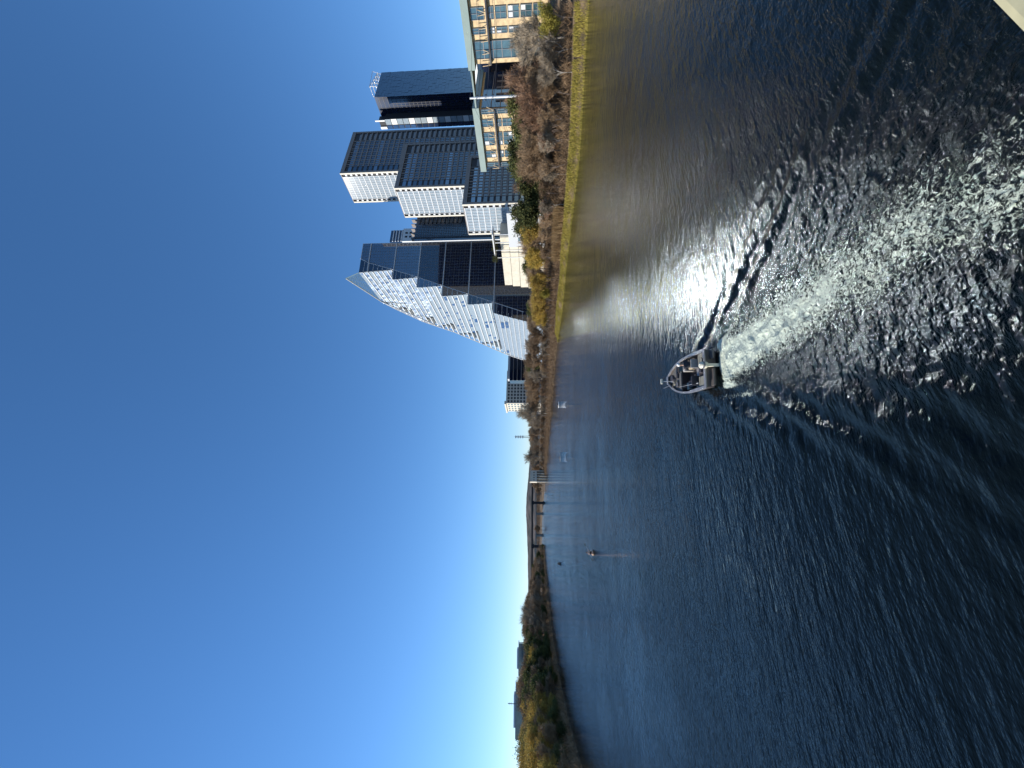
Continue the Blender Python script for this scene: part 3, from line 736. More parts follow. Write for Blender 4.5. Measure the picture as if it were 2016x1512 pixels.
C = at(1440, 921, 142); e = dirv(-28); t = thing('roof_pavilion', 'low wing with a bright white roof edge behind the canopy', 'building', (C.x, C.y, 6))
L_ = run_to_u(C, e, 1343)
MB().obox((0, 0, 0), e * L_, dirv(62) * 20, Zup * (C.z - 6 - 2.4)).build('wall', 'black_glass', t)
MB().obox(dirv(62) * -1.0 + Zup * (C.z - 6 - 2.3), e * (L_ + 1), dirv(62) * 22, Zup * 2.2).build('roof', 'white_metal', t)

# pale stone terraces below the curved tower
C = at(1047, 983, 232); e = dirv(-28); n = Vector((-e.y, e.x, 0)); t = thing('stone_building', 'windowless pale stone building in horizontal bands below the curved tower', 'building', (C.x, C.y, 5))
L_ = run_to_u(C, e, 946); H_ = C.z - 5
for j in range(5):
    f0 = H_ * j / 5
    MB().obox(e * 0 + n * (0.12 * (4 - j)) + Zup * (f0 + 0.04), e * (L_ - 1.1 * j + 2), n * -22, Zup * (H_ / 5 - 0.3)).build('stone_band', 'pale_stone', t)
MB().obox(e * 0.3 + n * -0.3, e * (L_ - 4.5), n * -21, Zup * (H_ - 0.3)).build('joint', 'old_concrete', t)
C = at(1050, 968, 226); t = thing('canopy', 'thin white canopy roof on posts above the pale stone building', 'canopy', (C.x, C.y, 5))
c = MB().obox(e * 0 + Zup * (C.z - 5.6), e * run_to_u(C, e, 1000), n * -7, Zup * 0.6); c.build('canopy_roof', 'white_metal', t)
L_ = run_to_u(C, e, 1000)
for i in range(4): MB().obox(e * (1 + i * (L_ - 2) / 3) + n * -1, e * 0.4, n * -0.4, Zup * (C.z - 5.7)).build('post', 'white_metal', t)
t, A, eL, eR, nL, nR, WL, WR, top = block('grey_building', 'small light grey building with dark openings behind the brown trees', 'building', 1092, 997, 205, 1025, 1096, -28, 62, wall='line_white')
for (f, z) in ((0.25, .55), (0.42, .55), (0.7, .5), (0.8, .2), (0.55, .2), (0.15, .2), (0.35, .2)):
    o = MB().obox(A + eL * (WL * f) + nL * 0.02 + Zup * (top * z), eL * (WL * 0.11), nL * 0.1, Zup * (top * 0.24)).build('window', 'charcoal' if z > .52 else 'teal_glass', t)

# buildings beyond the curved tower
t, A, eL, eR, nL, nR, WL, WR, top = block('dark_building', 'dark stepped building with a sloping roof left of the curved tower', 'building', 763, 1003, 470, 757, 826, -20, 66, wall='black_glass')
g = MB()
for j in range(1, 8): g.obox(A + nR * 0.02 + Zup * (top * j / 8), eR * WR, nR * 1.2, Zup * 0.9)
g.build('floor_edges', 'taupe_panel', t)
MB().prism([A + eR * 2, A + eR * WR, A + eR * WR + eL * 8, A + eR * 2 + eL * 8], top + 0.03, top + 2.5).build('roof', 'line_white', t)
t, A, eL, eR, nL, nR, WL, WR, top = block('hotel', 'cream hotel with rows of small windows beyond the bare trees', 'hotel', 718, 996, 560, 702, 782, -24, 66, wall='cream_panel')
for j in range(9):
    for i in range(4): MB().obox(A + eL * (WL * (0.08 + 0.24 * i)) + nL * 0.02 + Zup * (top - 5 - j * 4.6), eL * (WL * 0.12), nL * 0.1, Zup * 2.4).build('window', 'teal_glass', t)
    for i in range(10 if j < 6 else 0): MB().obox(A + eR * (WR * (0.03 + 0.097 * i)) + nR * 0.02 + Zup * (top - 5 - j * 4.6), eR * (WR * 0.06), nR * 0.1, Zup * 2.6).build('window', 'charcoal', t)
MB().obox(A - eR * 0.6 + nL * 0.6 + Zup * (top + 0.02), eL * (WL * 1.1), eR * 5, Zup * 2.2).build('roof', 'cream_panel', t)

C = at(575, 1044, 470); t = thing('pump_house', 'cream box shaped pump house on columns at the water beside the bridge', 'pump house', (C.x, C.y, 0))
e = dirv(70); e2 = dirv(-20); n = 13.5; Ht = C.z
MB().obox(-e * n / 2 + Zup * (Ht - 8), e * n, e2 * 14, Zup * 8).build('wall', 'cream_panel', t)
MB().obox(-e * (n / 2 + .3) - e2 * 0.3 + Zup * (Ht + 0.02), e * (n + .6), e2 * 14.6, Zup * 0.6).build('roof', 'pale_stone', t)
for i in range(5):
    MB().obox(-e * n / 2 + e * (i * (n - 1) / 4) + Zup * -1, e * 1.0, e2 * 1.0, Zup * (Ht - 7.05)).build('column', 'pale_stone', t)
MB().obox(-e * n / 2 + e2 * 6 + Zup * -1, e * n, e2 * 6, Zup * (Ht - 7.1)).build('base', 'old_concrete', t)
for i in range(4): MB().obox(-e * (n / 2 - 1.5) + e * (i * 2.9) - e2 * 0.06 + Zup * (Ht - 5.5), e * 1.2, e2 * 0.05, Zup * 2).build('window', 'teal_glass', t)

# lattice mast
def mast(label, u, v0, Y, h, w0, zb):
    P = at(u, v0, Y); t = thing('radio_mast', label, 'mast', (P.x, P.y, zb)); hh = P.z - zb; m_ = MB(); n = 9
    def c(k, f): g = 2 * math.pi * k / 3; r = w0 * (1 - 0.8 * f); return Vector((r * math.cos(g), r * math.sin(g), hh * f))
    for i in range(n):
        for k in range(3):
            m_.bar(c(k, i / n), c(k, (i + 1) / n), 0.18, 4); m_.bar(c(k, i / n), c((k + 1) % 3, (i + 1) / n), 0.12, 4); m_.bar(c(k, (i + 1) / n), c((k + 1) % 3, (i + 1) / n), 0.12, 4)
    m_.build('lattice', 'mullion_grey', t)
    a_ = MB()
    for q in range(4): a_.box((0, 0, hh * (0.7 + 0.09 * q)), (w0 * 1.4, 1.2, 1.6))
    a_.bar((0, 0, hh), (0, 0, hh + 3), 0.12, 5); a_.build('antenna', 'line_white', t)
mast('lattice radio mast rising above the distant trees right of the bridge', 652, 1014, 640, 20, 3.2, 5)
P = at(127, 1000, 330); t = thing('antenna_pole', 'thin dark antenna pole on the long teal building', 'antenna', (P.x, P.y, 29))
hh = P.z - 29
MB().bar((0, 0, -1), (0, 0, hh), 0.28, 6).build('pole', 'black_metal', t)
MB().bar((-1.4, 0, hh * .55), (1.4, 0, hh * .55), 0.12, 4).bar((-1.0, 0, hh * .8), (1.0, 0, hh * .8), 0.12, 4).build('crossarm', 'black_metal', t)

# left bank buildings
def glass_office(label, corner_u, top_v, Y, ul, ur, aL, aR, floors, step=True):
    t, A, eL, eR, nL, nR, WL, WR, top = block('glass_building', label, 'office building', corner_u, top_v, Y, ul, ur, aL, aR, wall='teal_glass')
    g = MB()
    for j in range(floors + 1):
        g.obox(A + nR * 0.02 + Zup * (top * j / floors - 0.5), eR * WR, nR * 0.5, Zup * 0.8); g.obox(A + nL * 0.02 + Zup * (top * j / floors - 0.5), eL * WL, nL * 0.5, Zup * 0.8)
    g.build('floor_edges', 'line_white', t)
    g = MB(); k = int(WR / 3)
    for i in range(k): g.obox(A + eR * (WR * i / k) + nR * 0.02, eR * 0.35, nR * 0.3, Zup * top)
    g.build('mullions', 'mullion_grey', t)
    MB().obox(A + eR * (WR * 0.15) + eL * 2 + Zup * (top + 0.3), eR * (WR * 0.6), eL * 8, Zup * 2.2).build('roof_plant', 'line_white', t)
    if step: MB().obox(A + eR * -0.7 + nR * 0.8 + Zup * (top + 0.32), eR * (WR + 1), nR * -4, Zup * 0.5).build('roof', 'taupe_panel', t)
glass_office('short glass office building above the dark trees of the left shore', 184, 1022, 400, 180, 248, -20, 80, 6)
glass_office('long low teal glass building behind the golden trees', 60, 1016, 330, 55, 168, -20, 78, 5)

# ------------------------------------------------------------------ bridges far up the river
def girder_bridge(name, label, u0, u1, vtop, Y0, Y1, depth, width, piers, pier_w, matn, arch=False):
    A = at(u0, vtop, Y0); B = at(u1, vtop, Y1); B.z = A.z; d = (B - A); Ln = d.length; d.normalize(); n = Vector((-d.y, d.x, 0))
    t = thing(name, label, 'bridge', (A.x, A.y, 0)); O = Vector((0, 0, A.z))
    MB().obox(O - Zup * depth, d * Ln, n * width, Zup * depth).build('deck', matn, t)
    k = int(Ln / 6); rb = MB()
    for i in range(k): rb.obox(O - Zup * (depth - 0.1) + d * (Ln * i / k) - n * 0.3, d * 0.3, n * 0.28, Zup * (depth - 0.2))
    rb.build('stiffener', matn, t)
    rl = MB()
    rl.bar(O + Zup * 1.1 + n * 0.2, O + Zup * 1.1 + n * 0.2 + d * Ln, 0.09, 4)
    for i in range(k * 2): p = O + d * (Ln * i / (k * 2)) + n * 0.2; rl.bar(p, p + Zup * 1.1, 0.07, 4)
    rl.build('railing', matn, t)
    for pu in piers:
        # where the pier stands along the deck
        lo, hi = 0.0, Ln
        for _ in range(40):
            mid = (lo + hi) / 2; uu, _v = proj(Vector((A.x, A.y, 8)) + d * mid)
            if (uu < pu) == (u1 > u0): lo = mid
            else: hi = mid
        s_ = lo
        pm = MB().obox(d * (s_ - pier_w / 2) + n * 0.4 + Zup * -2.5, d * pier_w, n * (width - 0.8), Zup * (O.z - depth + 2.45))
        pm.obox(d * (s_ - pier_w * 0.8) + n * 0.1 + Zup * (O.z - depth - 1.4), d * pier_w * 1.6, n * (width - 0.2), Zup * 1.35)
        pm.obox(d * (s_ - pier_w * 0.75) - n * 0.6 + Zup * -2.5, d * pier_w * 1.5, n * (width + 1.2), Zup * 4.0)
        pm.build('pier', 'rust_steel' if not arch else 'old_concrete', t)
    if arch:
        for i in range(len(piers) - 1):
            pass
    return t
girder_bridge('railway_bridge', 'dark steel girder railway bridge on tall piers across the river', 340, 566, 1045.5, 600, 650, 2.6, 5, [522, 436, 372], 4.0, 'rust_steel')
girder_bridge('road_bridge', 'lower concrete road bridge seen beneath the dark railway bridge', 350, 556, 1054, 760, 800, 2.0, 14, [540, 500, 457, 415, 380], 3.0, 'old_concrete', True)

# ------------------------------------------------------------------ the bridge under the camera
p1 = plane(1512, 1938, CAMH - 1.0); p2 = plane(1430, 2016, CAMH - 1.0)
d = (p1 - p2); d.z = 0; d.normalize(); n = Vector((d.y, -d.x, 0)); O = Vector((p2.x, p2.y, 0))
t = thing('foot_bridge', 'concrete bridge parapet in the corner, warm and sunlit', 'bridge', (p2.x, p2.y, 0))
MB().obox(-d * 60 + Zup * 6.9, d * 170, n * 0.42, Zup * 1.1).build('parapet', 'concrete', t, bevel=0.02)
MB().obox(-d * 60 + n * 0.05 + Zup * 5.6, d * 170, n * 12, Zup * 1.3).build('deck', 'old_concrete', t)
for k in (-40, 70, 110): MB().obox(d * k + n * 1.0 + Zup * -2.5, d * 2.0, n * 10, Zup * 8.08).build('pier', 'old_concrete', t)

# ------------------------------------------------------------------ trees
def limb_tree(seed, H=10.0, spread=0.42, levels=4, first=0.28, up=0.55):
    """skeleton: list of (a, b, ra, rb, level)"""
    r = random.Random(seed); segs = []
    def grow(p, d, L, rad, lv):
        n = 3 if lv == 0 else 2; q = p
        for i in range(n):
            d2 = (d + Vector((r.gauss(0, .12), r.gauss(0, .12), r.gauss(0.03, .05)))).normalized(); b = q + d2 * (L / n)
            ra = rad * (1 - 0.35 * i / n); rb = rad * (1 - 0.35 * (i + 1) / n); segs.append((q, b, ra, rb, lv))
            if lv < levels and (lv > 0 or i > 0):
                for _ in range(2 if lv < 2 else 2):
                    g = r.uniform(0, 6.28); s_ = r.uniform(0.5, 1.05)
                    dd = (d2 * r.uniform(.5, .9) + Vector((math.cos(g) * s_, math.sin(g) * s_, r.uniform(0.0, up)))).normalized()
                    grow(b, dd, L * r.uniform(.55, .75), rb * 0.62, lv + 1)
            q = b; d = d2
        if lv < levels:
            grow(q, (d + Vector((r.gauss(0, .2), r.gauss(0, .2), .2))).normalized(), L * 0.62, rad * 0.6, lv + 1)
    grow(Vector((0, 0, -0.4)), Vector((0, 0, 1)), H * 0.40, H * 0.016, 0)
    zmax = max(b.z for _, b, *_ in segs); k = H / zmax * 0.97
    rad_ = max(math.hypot(b.x, b.y) for _, b, *_ in segs) * k; low = min(b.z for _, b, *_ in segs[3:]) * k
    if rad_ > 5.6 or rad_ < 2.8 or low < -0.6 or math.hypot(segs[2][1].x, segs[2][1].y) * k > 1.3: return limb_tree(seed + 1000, H, spread, levels, first, up)
    return [(a * k, b * k, ra, rb, lv) for a, b, ra, rb, lv in segs]
PROTO = {}
def ribbons(v, f, P, D, Ls, Ws, r):
    """thin tapering twigs: N x two triangles-ish quads crossing"""
    n0 = len(v)
    for p, d, l, w_ in zip(P, D, Ls, Ws):
        s_ = d.cross(Vector((r.gauss(0, 1), r.gauss(0, 1), r.gauss(0, 1)))).normalized() * w_
        m_ = p + d * (l * .5) + Vector((r.gauss(0, .05), r.gauss(0, .05), r.gauss(0, .05))) * l; e_ = p + d * l + Vector((0, 0, r.uniform(-.1, .12))) * l
        k = len(v); v += [tuple(p - s_), tuple(p + s_), tuple(m_ + s_ * .7), tuple(m_ - s_ * .7), tuple(e_)]
        f += [(k, k + 1, k + 2, k + 3), (k + 3, k + 2, k + 4)]
def proto_tree(kind, seed):
    r = random.Random(seed * 13 + 1)
    if kind == 'evergreen': segs = limb_tree(seed, 10, levels=3, up=0.4)
    elif kind in ('gold', 'lime'): segs = limb_tree(seed, 10, levels=4, up=0.5)
    elif kind == 'shrub': segs = limb_tree(seed, 10, levels=3, up=0.2)
    else: segs = limb_tree(seed, 10, levels=4, up=0.6)
    tb = MB()
    for a, b, ra, rb, lv in segs:
        if lv <= 2: tb.bar(a, b, max(ra, .03), 5, max(rb, .025), cap=False)
    v, f = [], []
    tips = [(a, b, lv) for a, b, ra, rb, lv in segs if lv >= 2]
    dens = {}
    def pick():
        a, b, lv = r.choice(tips); return a.lerp(b, r.random()), (b - a).normalized()
    if kind in ('bare', 'grey', 'red'):
        P, D, Ls, Ws = [], [], [], []
        for a, b, ra, rb, lv in segs:
            if lv > 2: P.append(a); D.append((b - a).normalized()); Ls.append((b - a).length * 1.05); Ws.append(0.05)
        for _ in range(6500):
            p, d = pick(); dd = (d * .6 + Vector((r.gauss(0, .6), r.gauss(0, .6), r.gauss(.25, .4)))).normalized()
            P.append(p); D.append(dd); Ls.append(r.uniform(.35, 1.25)); Ws.append(r.uniform(.008, .026))
        ribbons(v, f, P, D, Ls, Ws, r)
    else:
        n = {'gold': 4300, 'lime': 4300, 'evergreen': 8500, 'shrub': 5000}[kind]
        blobs = [pick()[0] for _ in range(26 if kind == 'evergreen' else 40)]
        for _ in range(n):
            if kind == 'evergreen':
                c = r.choice(blobs); p = c + Vector((r.gauss(0, .75), r.gauss(0, .75), r.gauss(0, .5)))
            elif kind == 'shrub':
                c = r.choice(blobs); p = c + Vector((r.gauss(0, .9), r.gauss(0, .9), r.gauss(0, .8)))
            else:
                c = r.choice(blobs) if r.random() < .5 else pick()[0]; p = c + Vector((r.gauss(0, .42), r.gauss(0, .42), r.gauss(0, .4)))
            if p.z < (0.3 if kind == 'shrub' else 1.2): continue
            x = Vector((r.gauss(0, 1), r.gauss(0, 1), r.gauss(0, 1))).normalized(); y = x.cross(Vector((r.gauss(0, 1), r.gauss(0, 1), r.gauss(0, 1)))).normalized()
            w_ = r.uniform(.05, .12) if kind != 'evergreen' else r.uniform(.08, .17); l = w_ * r.uniform(1.2, 2.4)
            k = len(v); v += [tuple(p - x * l), tuple(p + y * w_), tuple(p + x * l), tuple(p - y * w_)]; f.append((k, k + 1, k + 2, k + 3))
        P, D, Ls, Ws = [], [], [], []
        for a, b, ra, rb, lv in segs:
            if lv > 2: P.append(a); D.append((b - a).normalized()); Ls.append((b - a).length); Ws.append(0.04)
        for _ in range(2400):
            p, d = pick(); P.append(p); D.append((d + Vector((r.gauss(0, .5), r.gauss(0, .5), r.gauss(.2, .3)))).normalized()); Ls.append(r.uniform(.4, 1.1)); Ws.append(.02)
        ribbons(v, f, P, D, Ls, Ws, r)
    cm = {'bare': 'twigs_brown', 'grey': 'twigs_grey', 'red': 'twigs_red', 'gold': 'leaf_gold', 'lime': 'leaf_lime', 'evergreen': 'leaf_olive', 'shrub': 'leaf_olive'}[kind]
    c = MB(); c.v = v; c.f = f
    nm = {'bare': 'bare_tree', 'grey': 'bare_tree', 'red': 'bare_tree', 'gold': 'autumn_tree', 'lime': 'willow_tree', 'evergreen': 'evergreen_oak', 'shrub': 'evergreen_shrub'}[kind]
    return nm, tb.mesh('trunk', 'pale_bark' if kind in ('grey',) else 'bark'), c.mesh('crown', cm)
def put_tree(kind, x, y, h, width=1.0, z=None, used=[0]):
    used[0] += 1; key = (kind, used[0] % 4)
    if key not in PROTO: PROTO[key] = proto_tree(kind, 100 + used[0])
    nm, tm, cm = PROTO[key]; z = gz(x, y) if z is None else z
    o = empty(nm, (x, y, z - 0.1), random.uniform(0, 6.28)); k = h / 10.0; o.scale = (k * width, k * width, k)
    for n_, me in (('trunk', tm), ('crown', cm)):
        c = bpy.data.objects.new(n_, me); COL.objects.link(c); c.parent = o
    o['_kind'] = kind
    return o
vt_r = [(560, 1049), (600, 1040), (640, 1037), (690, 1034), (740, 1030), (790, 1031), (820, 1034), (850, 1032), (890, 1037), (925, 1040), (960, 1033), (1000, 1031), (1040, 1027),
        (1060, 1018), (1090, 1012), (1115, 1008), (1150, 1000), (1180, 1008), (1270, 1009), (1300, 1006), (1345, 1001), (1370, 1012), (1400, 1012), (1440, 1004), (1475, 999), (1512, 998), (1700, 998)]
def top_r(u): return np.interp(u, [a for a, b in vt_r], [b for a, b in vt_r])
def kind_r(u, row, r):
    x = r.random()
    if row == 0:                              # close to the shore
        if u > 1440: return 'lime' if x < .75 else 'grey'
        if u > 1330: return 'grey' if x < .6 else ('lime' if x < .75 else 'bare')
        if u > 1100: return 'bare' if x < .45 else ('grey' if x < .8 else 'red')
        if u > 1005: return 'lime' if x < .30 else ('bare' if x < .7 else 'red')
        if u > 880: return 'gold' if x < .85 else 'lime'
        return 'bare' if x < .5 else ('grey' if x < .9 else 'red')
    if row == 1:
        if u > 1400: return 'grey' if x < .5 else ('lime' if x < .75 else 'evergreen')
        if 1290 < u < 1350: return 'red'
        if 1090 < u < 1140: return 'evergreen' if x < .4 else 'bare'
        if 930 < u < 1090: return 'gold' if x < .5 else ('lime' if x < .65 else 'bare')
        return 'bare' if x < .6 else 'grey'
    if 1185 < u < 1285: return 'evergreen'
    if 1100 < u < 1145: return 'evergreen' if x < .65 else 'bare'
    if u > 1400: return 'evergreen' if x < .5 else 'grey'
    if 1285 < u < 1400: return 'red' if x < .8 else 'bare'
    return 'bare' if x < .7 else ('grey' if x < .93 else 'evergreen')
placed = []
def walk(PL, spacing, off, sgn, r, ymax):
    """points at distance off inland of a bank line"""
    out = []
    for i in range(len(PL) - 1):
        a = Vector(PL[i]); b = Vector(PL[i + 1]); L_ = (b - a).length
        if a.y < -50 or a.y > ymax: continue
        d = (b - a).normalized(); n_ = Vector((d.y, -d.x)) * sgn
        sp = spacing * (1 + max(0, a.y - 110) / 150); s_ = r.uniform(0, sp)
        while s_ < L_:
            out.append(a + d * s_ + n_ * (off + r.uniform(-2.2, 2.2))); s_ += sp * r.uniform(.75, 1.3)
    return out
rt = random.Random(21)
for row, (off, sp, hs_) in enumerate([(8.5, 4.6, .66), (16, 5.5, .85), (28, 6.5, 1.0), (45, 10, 1.0)]):
    for p in walk(right_bank, sp, off, 1, rt, 600):
        if p.y < 20: continue
        z = gz(p.x, p.y); u, v = proj((p.x, p.y, z + 3))
        if u < 545 or u > 1560: continue
        if row == 3 and (u > 1150): continue  # buildings stand there
        H_ = at(u, top_r(u), p.y).z - z; H_ = max(3.5, 1.1 * H_ * (hs_ + rt.uniform(-.16, .04)))
        k = kind_r(u, row, rt)
        if row == 0: H_ = min(H_, 7.5) if k != 'gold' else (at(u, top_r(u), p.y).z - z) * rt.uniform(.8, 1.0)
        wd = 1.15 if k in ('evergreen',) else 1.0
        if H_ > 14: wd *= 0.85
        placed.append((put_tree(k, p.x, p.y, min(H_, 17), wd), 'r', row, u))
vt_l = [(-80, 1018), (0, 1022), (40, 1025), (75, 1031), (100, 1029), (125, 1025), (150, 1023), (185, 1028), (220, 1033), (260, 1033), (300, 1033), (330, 1036), (360, 1044), (400, 1051), (440, 1058), (480, 1060)]
def top_l(u): return np.interp(u, [a for a, b in vt_l], [b for a, b in vt_l])
for row, (off, sp, hs_) in enumerate([(2.2, 4.5, .34), (4.5, 5.0, .64), (10, 5.5, .84), (19, 6.5, 1.0), (32, 9, 1.0)]):
    for p in walk(left_bank, sp, off, -1, rt, 640):
        if p.y < 45: continue
        z = gz(p.x, p.y); u, v = proj((p.x, p.y, z + 3))
        if u > 500 or u < -70: continue
        H_ = at(u, top_l(u), p.y).z - z; H_ = max(4.5, 1.14 * H_ * (hs_ + rt.uniform(-.10, .04)))
        x = rt.random()
        if u < 75: k = 'gold' if x < .7 and row else ('bare' if x < .8 else 'shrub')
        elif u < 215: k = ('gold' if x < .65 else 'bare') if row >= 3 else (('evergreen' if x < .3 else ('gold' if x < .5 else 'bare')) if u > 120 else ('bare' if x < .4 else 'gold'))
        elif u < 270: k = 'bare' if x < .6 else ('lime' if x < .75 else 'evergreen')
        else: k = 'bare' if x < .8 else ('grey' if x < .93 else 'evergreen')
        if row == 0 and k == 'bare' and x < .25: k = 'shrub'
        placed.append((put_tree(k, p.x, p.y, H_, 1.1 if row else 1.5), 'l', row, u))
# lone trees: the tall bare one by the hotel, the pale one on the point of the left bank, trees behind the bridge
for (u, v, Y, k) in ((698, 1011, 300, 'grey'), (610, 1030, 430, 'grey'), (294, 1020, 300, 'grey'), (476, 1050, 590, 'bare'), (468, 1052, 585, 'bare'), (560, 1046, 500, 'bare'), (545, 1052, 540, 'bare'), (585, 1042, 520, 'bare')):
    g_ = at(u, 1066, Y); z = 0.4; placed.append((put_tree(k, g_.x, Y, at(u, v, Y).z - z, 0.9, z), 's', 0, u))
# terrace trees on the stone building
for u in (1035, 1022, 1003): g_ = at(u, 986, 240); placed.append((put_tree('shrub', g_.x, 240, 5.5, 1.0, g_.z), 't', 0, u))

def landmark(sd, u):
    if sd == 'r':
        for lim, nm in ((1440, 'below the canopied tan offices'), (1340, 'below the white roofed wing'), (1180, 'before the tan offices under cables'),
                        (1095, 'before the lowest slab tower'), (1030, 'before the grey building'), (940, 'before the pale stone building'),
                        (800, 'at the foot of the curved tower'), (700, 'in front of the hotel'), (0, 'beyond the hotel')):
            if u >= lim: return nm
    for lim, nm in ((345, 'at the railway bridge end'), (255, 'left of the railway bridge'), (180, 'below the short glass office'), (58, 'below the long teal building'), (-999, 'nearest the camera')):
        if u >= lim: return nm
KD = {'bare': 'brown bare tree', 'grey': 'pale grey bare tree', 'red': 'reddish bare tree', 'gold': 'golden autumn tree', 'lime': 'yellow green willow', 'evergreen': 'dark evergreen oak', 'shrub': 'dense olive shrub'}
ORD = ['first', 'second', 'third', 'fourth', 'fifth', 'sixth', 'seventh', 'eighth', 'ninth', 'tenth', 'eleventh', 'twelfth', 'thirteenth', 'fourteenth', 'fifteenth', 'sixteenth', 'seventeenth', 'eighteenth', 'nineteenth', 'twentieth']
from collections import defaultdict
gr_ = defaultdict(list)
for o, sd, row, u in placed:
    k = o['_kind']; del o['_kind']
    if sd == 's': 
        o['label'] = {698: 'tall pale bare tree standing above the others beside the hotel', 610: 'pale bare tree near the pump house, crown above its neighbours', 294: 'pale open crowned tree sticking up over the far end of the left shore',
                      476: 'bare tree at the foot of the second bridge pier', 468: 'small bare tree beside the one at the bridge pier', 560: 'bare tree on the bridge side of the pump house', 545: 'bare tree under the right end of the railway bridge', 585: 'bare tree behind the pump house'}[u]
        o['category'] = 'tree'; continue
    if sd == 't': o['label'] = 'round shrub on the terrace of the pale stone building, %s from the curved tower' % {1003: 'first', 1022: 'second', 1035: 'third'}[u]; o['category'] = 'shrub'; o['group'] = 'shrubs on the stone terrace'; continue
    rw = {0: 'in the shore row', 1: 'in the second row', 2: 'in the third row', 3: 'in the fourth row', 4: 'in the fifth row'}[row]
    gr_[(KD[k], rw, landmark(sd, u), sd)].append((u, o))
for (kd, rw, lm, sd), lst in gr_.items():
    lst.sort(key=lambda q: q[0])
    for i, (u, o) in enumerate(lst):
        o['category'] = 'tree'; o['group'] = 'trees along the right bank' if sd == 'r' else 'trees along the left bank'
        o['label'] = (ORD[min(i, 19)] + ' ' if len(lst) > 1 else '') + kd + ' ' + rw + ' ' + lm

# brush, reeds and shore grass nobody could count
def scatter_stuff(name, label, cat, n, place, make, material, seed):
    r = random.Random(seed); v, f = [], []
    i = 0
    while i < n:
        p = place(r); i += 1
        if p is None: continue
        make(r, p, v, f)
    c = MB(); c.v = v; c.f = f; o = c.build(name, material); tag(o, label, cat, kind='stuff'); return o
seglens = [(Vector(right_bank[i]), Vector(right_bank[i + 1])) for i in range(2, 17)]
def on_bank(segs, sgn, lo, hi, u0=-999, u1=9999):
    cum = [(b - a).length / (1 + ((a + b) / 2).length / 90) for a, b in segs]; T = sum(cum)
    def place(r):
        x = r.uniform(0, T); k = 0
        while x > cum[k] and k < len(cum) - 1: x -= cum[k]; k += 1
        a, b = segs[k]; d = (b - a).normalized(); n_ = Vector((d.y, -d.x)) * sgn; q = a.lerp(b, r.random()) + n_ * r.uniform(lo, hi)
        return (q.x, q.y)
    def filt(r):
        for _ in range(30):
            q = place(r); u, v = proj((q[0], q[1], 1))
            if u0 <= u <= u1: break
        else: return None
        return Vector((q[0], q[1], 0))
    return filt
def lift(pts_fn, n, seed):
    r = random.Random(seed); P = [pts_fn(r) for _ in range(n)]; P = [p for p in P if p is not None]
    z = ground_h(np.array([p.x for p in P]), np.array([p.y for p in P]))
    return [Vector((p.x, p.y, float(q))) for p, q in zip(P, z)]
def stuff(name, label, cat, pts, make, material, seed):
    r = random.Random(seed); v, f = [], []
    for p in pts: make(r, p, v, f)
    c = MB(); c.v = v; c.f = f; return tag(c.build(name, material), label, cat, kind='stuff')
def blade(hmin, hmax, w_, lean):
    def mk(r, p, v, f):
        g = r.uniform(0, 6.28); h = r.uniform(hmin, hmax); s_ = Vector((math.cos(g), math.sin(g), 0)) * w_; t_ = p + Vector((r.gauss(0, lean), r.gauss(0, lean), h))
        k = len(v); p = p - Zup * 0.05; v += [tuple(p - s_), tuple(p + s_), tuple(t_)]; f.append((k, k + 1, k + 2))
    return mk
def bushlet(hh, n):
    def mk(r, p, v, f):
        P, D, Ls, Ws = [], [], [], []
        H_ = r.uniform(.4, 1) * hh
        for _ in range(n):
            P.append(p + Vector((r.gauss(0, .3), r.gauss(0, .3), r.uniform(0, .4) * H_))); D.append(Vector((r.gauss(0, .6), r.gauss(0, .6), r.uniform(.3, 1))).normalized()); Ls.append(H_ * r.uniform(.4, .8)); Ws.append(r.uniform(.02, .05))
        ribbons(v, f, P, D, Ls, Ws, r)
    return mk
stuff('shore_grass', 'bright yellow green grass strip along the water of the right bank', 'grass', lift(on_bank(seglens[:9], 1, -0.6, 4.6), 60000, 1), blade(.15, .55, .07, .12), 'shore_green', 2)
stuff('brush', 'tangled brown brush under the trees of the right bank', 'brush', lift(on_bank(seglens, 1, 5.6, 44), 10000, 3), bushlet(3.6, 14), 'twigs_brown', 4)
stuff('reeds', 'tan dry reeds standing behind the shore grass below the grey building', 'reeds', lift(on_bank(seglens[3:9], 1, 5.5, 11, 1000, 1105), 9000, 5), blade(1.6, 3.6, .06, .5), 'reed', 6)
stuff('waterside_brush', 'brown brush right down to the water below the curved tower and the hotel', 'brush', lift(on_bank(seglens[9:], 1, -0.3, 9), 5000, 13), bushlet(2.6, 12), 'twigs_brown', 14)
segl = [(Vector(left_bank[i]), Vector(left_bank[i + 1])) for i in range(2, 12)]
stuff('undergrowth', 'dark undergrowth along the left shore', 'undergrowth', lift(on_bank(segl, -1, 0.0, 24), 11000, 7), bushlet(3.6, 13), 'twigs_brown', 8)
